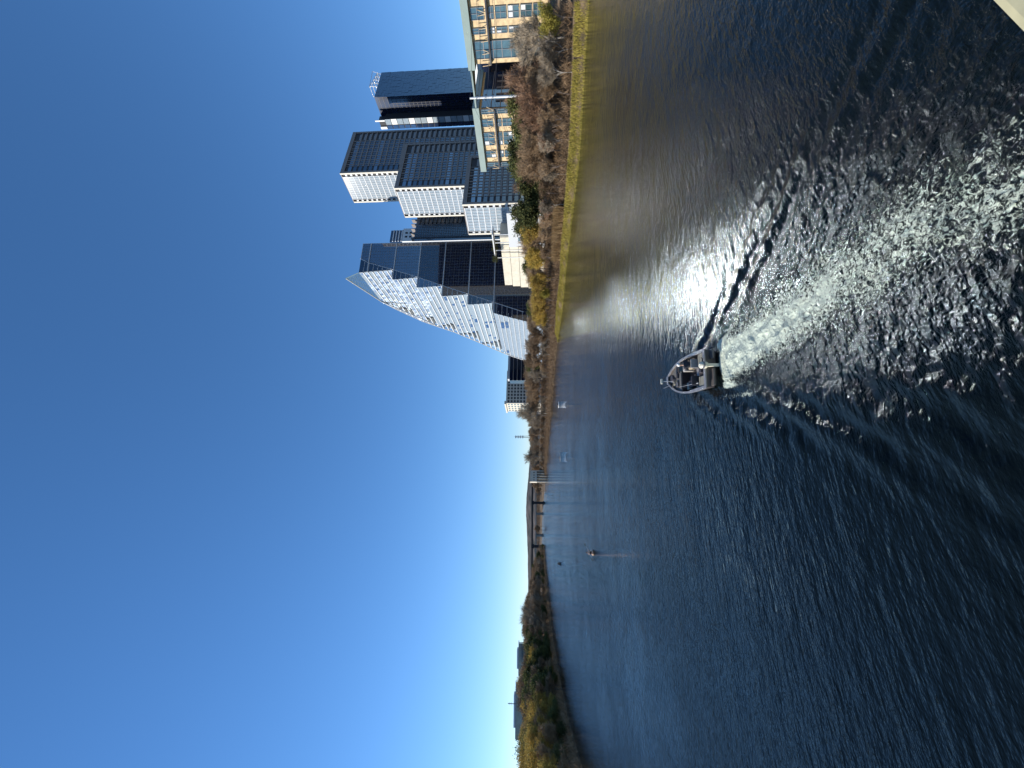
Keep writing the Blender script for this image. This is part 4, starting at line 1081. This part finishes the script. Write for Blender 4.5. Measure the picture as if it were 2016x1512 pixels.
# dark green weeds low at the left shore
# wood far behind the bridge that reads as one mass
def far_pts(seed):
    r = random.Random(seed); out = []
    while len(out) < 1500:
        Y_ = r.uniform(700, 1350); u = r.uniform(300, 640); q = at(u, 1060, Y_)
        h = gz(q.x, q.y)
        if h > 1.5: out.append(Vector((q.x, q.y, h)))
    return out
def farmk(r, p, v, f):
    H_ = r.uniform(8, 12)
    for _ in range(40):
        c = p + Vector((r.gauss(0, 3), r.gauss(0, 3), H_ * r.uniform(.2, 1))); x = Vector((r.gauss(0, 1), r.gauss(0, 1), r.gauss(0, 1))).normalized(); y = x.cross(Vector((r.gauss(0, 1), 0, 1))).normalized()
        w_ = r.uniform(.3, .8); k = len(v); v += [tuple(c - x * w_), tuple(c + y * w_), tuple(c + x * w_), tuple(c - y * w_)]; f.append((k, k + 1, k + 2, k + 3))
stuff('far_wood', 'far brown wood behind the bridges reading as one mass', 'wood', far_pts(9), farmk, 'twigs_brown', 10)

# ------------------------------------------------------------------ street things on the right bank
P = at(1325, 1050, 97); T_ = at(1325, 925, 97); zb = gz(P.x, P.y)
t = thing('power_pole', 'tall white steel power pole rising above the right bank trees', 'power pole', (P.x, P.y, zb)); hp = T_.z - zb
MB().bar((0, 0, -.5), (0, 0, hp), 0.38, 12, 0.22).build('pole', 'white_metal', t, smooth=True)
hang = []
for zz in (938, 955, 969):
    h_ = at(1325, zz, 97).z - zb; c = MB().bar((-1.1, -.5, h_), (1.1, .5, h_), 0.07, 5)
    c.build('crossarm', 'mullion_grey', t)
    for s_ in (-1, 1):
        q = Vector((1.0 * s_, .45 * s_, h_)); MB().lathe([(0.05, -.35), (.13, -.25), (.07, -.18), (.13, -.08), (.05, 0)], (q.x, q.y, h_), 8).build('insulator', 'charcoal', t); hang.append(Vector((P.x, P.y, zb)) + q - Zup * .35)
hang.append(Vector((P.x, P.y, zb + hp)))
def cable(a, b, sag, rad=0.035):
    pts = [a.lerp(b, i / 24) - Zup * (sag * 4 * (i / 24) * (1 - i / 24)) for i in range(25)]
    mb = MB().tube([p - a for p in pts], rad, 4); o = mb.build('power_cable', 'black_metal'); o.location = a; return o
ri = [at(1600, v, 66) for v in (905, 925, 928, 950, 953)]; 
for i, h_ in enumerate(hang):
    vR = [926, 929, 943, 946, 958, 962, 905][i]; vL = [992, 996, 1003, 1007, 1014, 1018, 985][i]
    nm = ['upper', 'upper', 'middle', 'middle', 'lowest', 'lowest', 'top'][i]
    tag(cable(h_, at(1640, vR - 12, 70), 1.6), ('single top power cable' if i == 6 else nm + ' pair of power cables') + ' running from the white pole out of the photo edge', 'cable', 'power cables on the near side of the white pole')
    tag(cable(h_, at(1096, vL, 190), 3.2), ('single top power cable' if i == 6 else nm + ' pair of power cables') + ' falling from the white pole towards the grey building', 'cable', 'power cables on the far side of the white pole')

A = at(1338, 1054, 100); B = at(1190, 1055, 124); d = B - A; d.z = 0; L_ = d.length; d.normalize(); n = Vector((-d.y, d.x, 0)); zb = min(gz(A.x, A.y), gz(B.x, B.y)) - .5
t = thing('guard_rail', 'white guard rail on a tan stone retaining wall under the tan offices', 'railing', (A.x, A.y, zb)); hw = A.z - zb - 0.9
MB().obox((0, 0, 0), d * L_, n * 0.6 * -1, Zup * hw).build('wall', 'limestone', t)
g = MB()
for zz in (0.3, 0.65, 0.95): g.obox(n * .0 + Zup * (hw + zz), d * L_, n * -.12, Zup * .1)
for i in range(int(L_ / 2) + 1): g.obox(d * (2 * i) + n * .02 + Zup * (hw + .01), d * .14, n * -.16, Zup * 1.05)
g.build('rail', 'white_metal', t)
# parked cars behind the rail
def car(label, u, Y, body, rz):
    Pc = at(u, 1052, Y); zc = zb + hw - 0.25
    t = thing('parked_car', label, 'car', (Pc.x, Pc.y, zc), rz, 'cars behind the guard rail')
    bm = MB(); prof = [(-2.2, .35), (-2.2, .85), (-1.9, .98), (-1.3, 1.02), (1.0, .98), (2.0, .82), (2.25, .6), (2.25, .35)]
    def ext(pr, w0, mb):
        k = len(mb.v); m_ = len(pr)
        for s_ in (-w0, w0):
            for x, z in pr: mb.v.append((s_, x, z))
        mb.f.append(tuple(range(k, k + m_))); mb.f.append(tuple(range(k + 2 * m_ - 1, k + m_ - 1, -1)))
        for i in range(m_): j = (i + 1) % m_; mb.f.append((k + j, k + i, k + m_ + i, k + m_ + j))
        return mb
    ext(prof, .9, bm).build('body', body, t, bevel=.05)
    ext([(-1.75, 1.03), (-1.25, 1.45), (.1, 1.47), (.95, 1.03)], .78, MB()).build('cabin', 'dark_glass', t, bevel=.03)
    for x in (-1.35, 1.4):
        for s_ in (-.85, .85):
            MB().bar((s_ - .11, x, .33), (s_ + .11, x, .33), .33, 14).build('wheel', 'charcoal', t)
mat('car_white', (.7, .7, .7), .3); mat('car_silver', (.4, .42, .44), .3, metal=.6)
dz = math.atan2(-d.x, d.y)
car('white car half hidden behind the guard rail at its white pole end', 1306, 108, 'car_white', dz)
car('silver car behind the guard rail, between the white and the red stained trees', 1278, 112, 'car_silver', dz)
car('white car behind the guard rail at the evergreen oak end', 1252, 117, 'car_white', dz)

# ------------------------------------------------------------------ people
mat('skin', (0.45, 0.27, 0.18), .6); mat('shirt_dark', (0.03, 0.032, 0.04), .9); mat('khaki', (0.34, 0.28, 0.19), .9)
mat('cap_white', (.7, .69, .65), .8); mat('hair_dark', (.02, .014, .01), .7); mat('shirt_peach', (.62, .40, .30), .9); mat('shirt_white', (.7, .7, .68), .9)
mat('shirt_blue', (.05, .08, .16), .9)
def skin(name, nodes, edges, material, parent, root=0, sub=1):
    me = bpy.data.meshes.new(name); me.from_pydata([n_[0] for n_ in nodes], edges, []); me.materials.append(MATS[material])
    o = bpy.data.objects.new(name, me); COL.objects.link(o); o.parent = parent
    md = o.modifiers.new('skin', 'SKIN'); md.use_smooth_shade = True
    if not me.skin_vertices: me.attributes.new('skin', 'FLOAT', 'POINT')
    o.modifiers.new('sub', 'SUBSURF').levels = sub; o.modifiers['sub'].render_levels = sub
    for i, n_ in enumerate(nodes):
        sv = me.skin_vertices[0].data[i]; sv.radius = (n_[1], n_[1]); sv.use_root = (i == root)
    return o
def person(label, loc, rz, shirt, trousers, head='cap_white', legs='seat', arms='wheel', group=None, scale=1.0, pname='person'):
    """seated or standing figure; y forward, origin on the seat or the ground"""
    t = thing(pname, label, 'person', loc, rz, group); t.scale = (scale,) * 3
    hz = 0.08 if legs != 'stand' else 0.92
    N = []; E = []
    def nd(p, r, q=None):
        N.append((p, r)); i = len(N) - 1
        if q is not None: E.append((q, i))
        return i
    pel = nd((0, 0, hz), .13); ab = nd((0, .01, hz + .20), .115, pel); ch = nd((0, .02, hz + .40), .135, ab); nk0 = nd((0, .02, hz + .52), .06, ch)
    nk = nd((0, .04, hz + .60), .05, nk0); hd = nd((0, .06, hz + .70), .085, nk); ht = nd((0, .055, hz + .79), .075, hd)
    H = {}
    for s_ in (-1, 1):
        sh = nd((s_ * .19, .02, hz + .47), .06, ch)
        if arms == 'wheel': el, wr = (s_ * .27, .16, hz + .24), (s_ * .17, .40, hz + .30)
        elif arms == 'paddle': el, wr = (s_ * .33, .14, hz + .26 + .06 * s_), (s_ * .34, .38, hz + .30 + .16 * s_)
        else: el, wr = (s_ * .26, .05, hz + .20), (s_ * .22, .22, hz + .05)
        e_ = nd(el, .042, sh); w_ = nd(wr, .03, e_); H[s_] = wr
        pm = nd((wr[0] - s_ * .01, wr[1] + .07, wr[2]), .033, w_)
        for q in range(4):
            a_ = nd((wr[0] + (q - 1.5) * .02, wr[1] + .12 + .005 * (1.5 - abs(q - 1.5)), wr[2] - .005), .009, pm)
            nd((wr[0] + (q - 1.5) * .021, wr[1] + .135, wr[2] - .035 - .004 * q), .008, a_)
        th = nd((wr[0] - s_ * .045, wr[1] + .05, wr[2] + .005), .011, w_); nd((wr[0] - s_ * .055, wr[1] + .09, wr[2] - .01), .009, th)
        if legs == 'seat': kn, an, toe = (s_ * .14, .46, hz + .06), (s_ * .14, .50, hz - .38), (s_ * .15, .66, hz - .44)
        elif legs == 'out': kn, an, toe = (s_ * .16, .46, hz + .20), (s_ * .13, .88, hz + .0), (s_ * .14, .93, hz + .10)
        else: kn, an, toe = (s_ * .12, .03, .48), (s_ * .13, 0, .08), (s_ * .14, .16, .03)
        hp = nd((s_ * .10, .02, hz - .02), .095, pel); k_ = nd(kn, .065, hp); a2 = nd(an, .042, k_); nd(toe, .035, a2)
    # nose and ears give the head a face
    nd((0, .165, hz + .70), .014, hd); nd((-.085, .05, hz + .70), .014, hd); nd((.085, .05, hz + .70), .014, hd)
    skin('body', N, E, 'skin', t)
    # shirt
    N2, E2 = [], []
    def n2(p, r, q=None):
        N2.append((p, r)); i = len(N2) - 1
        if q is not None: E2.append((q, i))
        return i
    a = n2((0, 0, hz + .06), .155); b = n2((0, .01, hz + .22), .145, a); c = n2((0, .02, hz + .41), .165, b); n2((0, .02, hz + .53), .075, c)
    for s_ in (-1, 1):
        sh = n2((s_ * .19, .02, hz + .47), .078, c)
        el = (s_ * .27, .16, hz + .24) if arms == 'wheel' else ((s_ * .33, .14, hz + .26 + .06 * s_) if arms == 'paddle' else (s_ * .26, .05, hz + .20))
        n2(el, .058, sh)
    skin('shirt', N2, E2, shirt, t)
    N3, E3 = [], []
    N3.append(((0, 0, hz + .02), .15))
    for s_ in (-1, 1):
        if legs == 'seat': kn, an = (s_ * .14, .46, hz + .06), (s_ * .14, .50, hz - .34)
        elif legs == 'out': kn, an = (s_ * .16, .46, hz + .20), (s_ * .13, .84, hz + .01)
        else: kn, an = (s_ * .12, .03, .48), (s_ * .13, 0, .14)
        i = len(N3); N3 += [((s_ * .10, .02, hz - .02), .112), (kn, .082), (an, .056)]; E3 += [(0, i), (i, i + 1), (i + 1, i + 2)]
    skin('trousers', N3, E3, trousers, t)
    cp = MB().lathe([(.105, 0), (.108, .03), (.095, .09), (.06, .125), (.01, .135)], (0, .05, hz + .735), 14)
    if head == 'cap_white': cp.obox((-.07, .13, hz + .745), (.14, 0, 0), (0, .12, -.01), (0, 0, .018))
    cp.build('cap' if head == 'cap_white' else 'hair', head, t, smooth=True)
    return t, H, hz

# ------------------------------------------------------------------ motorboat
mat('aluminium', (.30, .29, .285), .4, metal=.3, noise=(3, .2)); mat('hull_paint', (.11, .095, .085), .35, noise=(2, .2)); mat('carpet', (.035, .028, .028), .95, noise=(25, .35))
mat('deck_grey', (.13, .125, .115), .85, noise=(14, .25)); mat('vinyl_grey', (.36, .34, .31), .5, noise=(6, .08)); mat('vinyl_dark', (.05, .045, .05), .6); mat('vinyl_tan', (.26, .24, .18), .6, noise=(8, .12))
mat('cowl_cream', (.66, .62, .48), .35); mat('cowl_grey', (.16, .16, .17), .4)
BO = Vector((SX, SY, 0)) + Vector((0, 0.05, 0))
boat = thing('motorboat', 'grey aluminium fishing motorboat throwing a foamy wake', 'motorboat', (BO.x, BO.y, 0.0), -BOATH)
boat.rotation_euler = (R(3.0), 0, -BOATH); boat.scale = (.96, .86, .92)
Ls = [0, .6, 1.4, 2.3, 3.1, 3.8, 4.4, 4.9]; HB = [1.02, 1.04, 1.06, 1.05, .98, .82, .58, .24]; GH = [.58, .58, .60, .63, .68, .74, .80, .86]; CH_ = [.80, .82, .84, .82, .72, .52, .28, .06]; BZ = [-.22, -.22, -.22, -.22, -.18, -.08, .10, .42]
def loft(rings, mb, closed=False):
    k = len(mb.v); n_ = len(rings[0])
    for r_ in rings: mb.v += r_
    for i in range(len(rings) - 1):
        for j in range(n_ - 1): mb.f.append((k + i * n_ + j, k + i * n_ + j + 1, k + (i + 1) * n_ + j + 1, k + (i + 1) * n_ + j))
    return mb
hull = MB(); rings = []
for y, hb, gh, chn, bz in zip(Ls, HB, GH, CH_, BZ):
    rings.append([(-hb, y, gh), (-hb * .97, y, gh * .45 + .05), (-chn, y, bz + .16), (0, y, bz), (chn, y, bz + .16), (hb * .97, y, gh * .45 + .05), (hb, y, gh)])
loft(rings, hull); n_ = 7
hull.f.append(tuple(range(n_)))
hull.v.append((0, 5.12, .84)); k = len(hull.v) - 1
for j in range(6): hull.f.append((7 * 7 + j, 7 * 7 + j + 1, k))
o = hull.build('hull', 'hull_paint', boat, smooth=False); sol = o.modifiers.new('thick', 'SOLIDIFY'); sol.thickness = .03; sol.offset = 1
gw = MB(); R_ = []
for y, hb, gh in zip(Ls, HB, GH): R_.append((hb, y, gh))
for s_ in (-1, 1):
    for i in range(len(R_) - 1):
        a_, b_ = R_[i], R_[i + 1]; wa = .12 if i < 3 else .06; wb = .12 if i + 1 < 3 else .06
        k = len(gw.v); p = lambda q, w_, z: ((q[0] * s_), q[1], q[2] + z)
        P8 = [(s_ * (a_[0] + .05), a_[1], a_[2] + .0), (s_ * (a_[0] - wa), a_[1], a_[2] + .0), (s_ * (b_[0] - wb), b_[1], b_[2]), (s_ * (b_[0] + .05), b_[1], b_[2])]
        gw.v += [(x, y, z - .05) for x, y, z in P8] + [(x, y, z + .03) for x, y, z in P8]
        for q in ((0, 1, 2, 3), (4, 7, 6, 5), (0, 3, 7, 4), (1, 5, 6, 2)): gw.f.append(tuple(k + c_ for c_ in q))
gw.box((0, .02, .60), (2.08, .20, .07)); gw.box((0, 4.95, .87), (.5, .22, .06))
gw.build('gunwale', 'aluminium', boat)
MB().prism([(-.98, .1), (.98, .1), (1.0, 2.3), (.9, 3.1), (.6, 3.7), (-.6, 3.7), (-.9, 3.1), (-1.0, 2.3)], .05, .12).build('floor', 'carpet', boat)
MB().prism([(-.90, 3.2), (.90, 3.2), (.74, 3.8), (.50, 4.4), (.16, 4.88), (-.16, 4.88), (-.50, 4.4), (-.74, 3.8)], .58, .66).build('front_deck', 'deck_grey', boat, bevel=.01)
MB().box((0, 3.18, .36), (1.78, .05, .46)).build('deck_bulkhead', 'carpet', boat)
MB().box((0, .55, .45), (1.86, .86, .09)).build('rear_deck', 'carpet', boat)
for x in (-.62, .62):
    MB().box((x, .42, .53), (.56, .50, .08)).build('deck_pad', 'vinyl_tan', boat, bevel=.03)
    MB().box((x, .79, .53), (.56, .20, .08)).build('deck_pad', 'vinyl_tan', boat, bevel=.03)
for x in (-.48, .48):                         # two seats across the middle
    s_ = MB().box((x, 1.55, .36), (.52, .50, .14)); o = s_.build('seat', 'vinyl_dark', boat, bevel=.05)
    MB().box((x, 1.28, .60), (.52, .10, .46)).build('seat_back', 'vinyl_grey' if x > 0 else 'vinyl_dark', o, bevel=.04)
MB().box((0, 1.5, .22), (1.6, .5, .16)).build('seat_box', 'aluminium', boat, bevel=.02)
c = MB().obox((.22, 2.42, .12), (.62, 0, 0), (0, .34, 0), (0, .06, .56)); o = c.build('console', 'vinyl_grey', boat, bevel=.04)
MB().bar((.5, 2.30, .62), (.5, 2.36, .66), .02, 6).lathe([(.15, 0), (.17, .015), (.15, .03)], (.5, 2.29, .60), 18).build('steering_wheel', 'black_metal', o)
MB().obox((.26, 2.68, .72), (.5, 0, 0), (0, .02, .2), (0, .012, 0)).build('windscreen', 'teal_glass', o)
for i, x in enumerate((-.75, -.66, -.57)):   # rods lying along the port side
    MB().bar((x, .9 + i * .1, .56), (x + .05, 3.3, .70 + i * .02), .014, 5, .006).bar((x, .9 + i * .1, .56), (x, 1.15 + i * .1, .57), .025, 6).build('fishing_rod', 'line_white' if i == 1 else 'black_metal', boat)
MB().box((-.52, 2.5, .26), (.4, .6, .26)).build('storage_box', 'vinyl_dark', boat, bevel=.03)
MB().box((-.5, 2.1, .20), (.32, .22, .18)).build('tackle_box', 'hull_paint', boat, bevel=.02)
MB().lathe([(.05, 0), (.05, .18), (.2, .2), (.2, .3), (.19, .34)], (.0, 3.9, .66), 16).build('bow_seat', 'vinyl_dark', boat)
tm_ = MB().bar((-.12, 4.45, .70), (-.12, 4.5, 1.35), .022, 8)
o = tm_.build('trolling_motor', 'line_white', boat)
MB().box((-.12, 4.52, 1.42), (.34, .16, .13)).build('motor_head', 'cowl_cream', o, bevel=.04)
MB().obox((-.2, 4.2, .68), (.16, 0, 0), (0, .6, 0), (0, 0, .07)).bar((-.35, 4.7, .8), (-.5, 5.0, 1.15), .02, 6).build('motor_mount', 'aluminium', o)
# outboard at the transom
en = MB(); pr = [(.14, -.02), (.18, .05), (.19, .22), (.17, .32), (.11, .38), (.03, .40)]
en.lathe(pr, (.12, -.28, .62), 18, 1.5); o = en.build('outboard_motor', 'cowl_cream', boat, smooth=True)
MB().lathe([(.193, 0), (.196, .07), (.19, .10)], (.12, -.28, .80), 18, 1.5).build('cowl_band', 'cowl_grey', o)
MB().obox((.04, -.40, -.45), (.16, 0, 0), (0, .24, 0), (0, 0, 1.08)).obox((-.06, -.62, -.18), (.36, 0, 0), (0, .4, 0), (0, 0, .03)).build('motor_leg', 'cowl_cream', o, bevel=.02)
for x, w_ in ((-.5, .9), (.74, .5)): MB().box((x, -.22, .28), (w_, .36, .10)).build('swim_platform', 'hull_paint', boat, bevel=.02)
rg = random.Random(8)
mat('vest_orange', (.5, .12, .03), .8); mat('rope', (.5, .45, .33), .9)
for x, y, z, sx, sy, sz, m_, nm in ((-.60, 2.95, .25, .42, .30, .22, 'cowl_cream', 'cooler'), (-.2, 2.75, .18, .26, .3, .14, 'vinyl_dark', 'gear_bag'), (-.15, 2.2, .17, .3, .22, .12, 'hull_paint', 'gear_bag'),
                            (.1, 3.6, .72, .34, .22, .12, 'vinyl_dark', 'foot_pedal'), (-.42, 3.7, .70, .3, .36, .10, 'hull_paint', 'deck_hatch'), (.42, 3.5, .69, .36, .4, .06, 'carpet', 'deck_hatch'), (.0, .62, .54, .3, .3, .14, 'vinyl_dark', 'battery_box')):
    MB().box((x, y, z), (sx, sy, sz)).build(nm, m_, boat, bevel=.03)

rp = MB(); pts = [(-.3 + .17 * math.cos(a_ * .9) * (1 - a_ * .02), 4.15 + .12 * math.sin(a_ * .9), .69 + a_ * .004) for a_ in range(22)]
rp.tube(pts + [(-.55, 4.3, .8), (-.62, 4.0, .82)], .014, 5).build('mooring_rope', 'rope', boat)
rp = MB(); rp.tube([(.3 + .1 * rg.uniform(-1, 1), 2.0 + i * .12, .15 + .02 * rg.random()) for i in range(7)], .012, 5).build('cable', 'charcoal', boat)
rp = MB(); rp.tube([(.62, .3, .63), (.5, -.05, .72), (.22, -.2, .80)], .03, 6).build('motor_hose', 'charcoal', boat)
for x, y in ((-.75, 1.95), (.12, 1.2)): MB().lathe([(.16, 0), (.19, .05), (.13, .10), (.04, .12)], (x, y, .13), 12, .7).build('life_vest', 'vinyl_tan', boat)
for x in (-.9, .9): MB().bar((x, .12, .63), (x, .32, .63), .018, 6).build('cleat', 'black_metal', boat)
def on_boat(x, y, z): return boat.matrix_basis @ Vector((x, y, z))
bpy.context.view_layer.update()
pp = on_boat(.48, 1.62, .43)
person('person in a white cap and dark shirt driving the fishing motorboat', pp, -BOATH, 'shirt_dark', 'khaki', 'cap_white', 'seat', 'wheel')

# ------------------------------------------------------------------ kayaks and boards
mat('kayak_peach', (.50, .31, .19), .4); mat('kayak_white', (.75, .75, .72), .4); mat('kayak_dark', (.03, .035, .045), .5)
def kayak(label, u, v, rz, matn, L_=3.2, wid=.78, people=(('x', 'shirt_dark'),), pl=True, kind='kayak', legs='out', plabel='', head='hair_dark', hmul=1.0):
    P = plane(u, v); t = thing(kind, label, kind.replace('_', ' '), (P.x, P.y, .02), rz)
    mb = MB(); rings = []
    for i in range(13):
        f = -1 + 2 * i / 12; w_ = wid / 2 * (1 - abs(f) ** 2.6) + .015; z = .10 * abs(f) ** 3; y = f * L_ / 2
        rings.append([(-w_ * .6, y, .26 * hmul + z), (-w_, y, .2 * hmul + z), (-w_ * .85, y, .02 + z), (0, y, -.08 + z), (w_ * .85, y, .02 + z), (w_, y, .2 * hmul + z), (w_ * .6, y, .26 * hmul + z), (0, y, .25 * hmul + z), (-w_ * .6, y, .26 * hmul + z)])
    loft(rings, mb); mb.f.append(tuple(range(8))); mb.f.append(tuple(12 * 9 + j for j in range(7, -1, -1))); mb.build('hull', matn, t, smooth=True)
    for i in range(len(people)):
        y0 = (i - (len(people) - 1) / 2) * 1.2
        if legs != 'stand': MB().obox((-.2, y0 - .2, .26 * hmul), (.4, 0, 0), (0, -.08, .32), (0, .05, 0)).build('seat_back', 'charcoal', t)
        pos = Vector((P.x, P.y, .02)) + Matrix.Rotation(rz, 3, 'Z') @ Vector((0, y0, .25 * hmul))
        q, Hn, hz = person(people[i][0], pos, rz, people[i][1], 'shirt_blue' if legs == 'stand' else 'khaki', head, legs, 'paddle')
        if pl:
            a_ = Vector(Hn[-1]) + Vector((0, .09, 0)); b_ = Vector(Hn[1]) + Vector((0, .09, 0)); d_ = (b_ - a_).normalized(); mid = (a_ + b_) / 2
            pd = thing('paddle', plabel or 'paddle held by the %s' % people[i][0].split(' who')[0][:60], 'paddle', pos, rz)
            MB().bar(mid - d_ * 1.0, mid + d_ * 1.0, .016, 6).build('shaft', 'kayak_white', pd)
            for s_ in (-1, 1): c_ = mid + d_ * (s_ * 1.2); MB().obox(c_ - d_ * .22 - Vector((0, .012, 0)), d_ * .44, (0, .024, 0), d_.cross(Vector((0, 1, 0))) * .16).build('blade', 'vinyl_tan', pd)
    return t
kayak('peach coloured kayak seen from behind, out in the middle of the lake', 424, 1168, 0.25, 'kayak_peach', people=(('person in a peach top paddling the peach coloured kayak', 'shirt_peach'),))
kayak('dark double kayak beyond the peach coloured one', 402, 1103, 0.1, 'kayak_dark', 4.2, .9, people=(('person in the rear seat of the dark double kayak', 'shirt_dark'), ('person in the front seat of the dark double kayak', 'shirt_dark')), pl=False)
kayak('dark kayak close to the tip of the left shore', 363, 1080.5, 1.45, 'kayak_dark', 3.6, .8, people=(('person sitting in the dark kayak by the left shore tip', 'shirt_dark'),), pl=False)
kayak('white bowed kayak under the dark left shore trees', 322, 1081.5, 1.3, 'kayak_white', 3.6, .8, people=(('person in dark clothes in the white bowed kayak under the trees', 'shirt_dark'),), pl=False)
kayak('white kayak side on, beyond the motorboat and below the pump house', 612, 1104, 1.65, 'kayak_white', 4.0, .85, people=(('person in dark clothes in the side on white kayak', 'shirt_dark'),), pl=False)
kayak('short white boat below the hotel near the right bank', 715, 1101, 1.2, 'kayak_white', 3.0, 1.0, people=(('person in dark clothes in the short white boat', 'shirt_dark'),), pl=False, kind='small_boat', hmul=1.3)
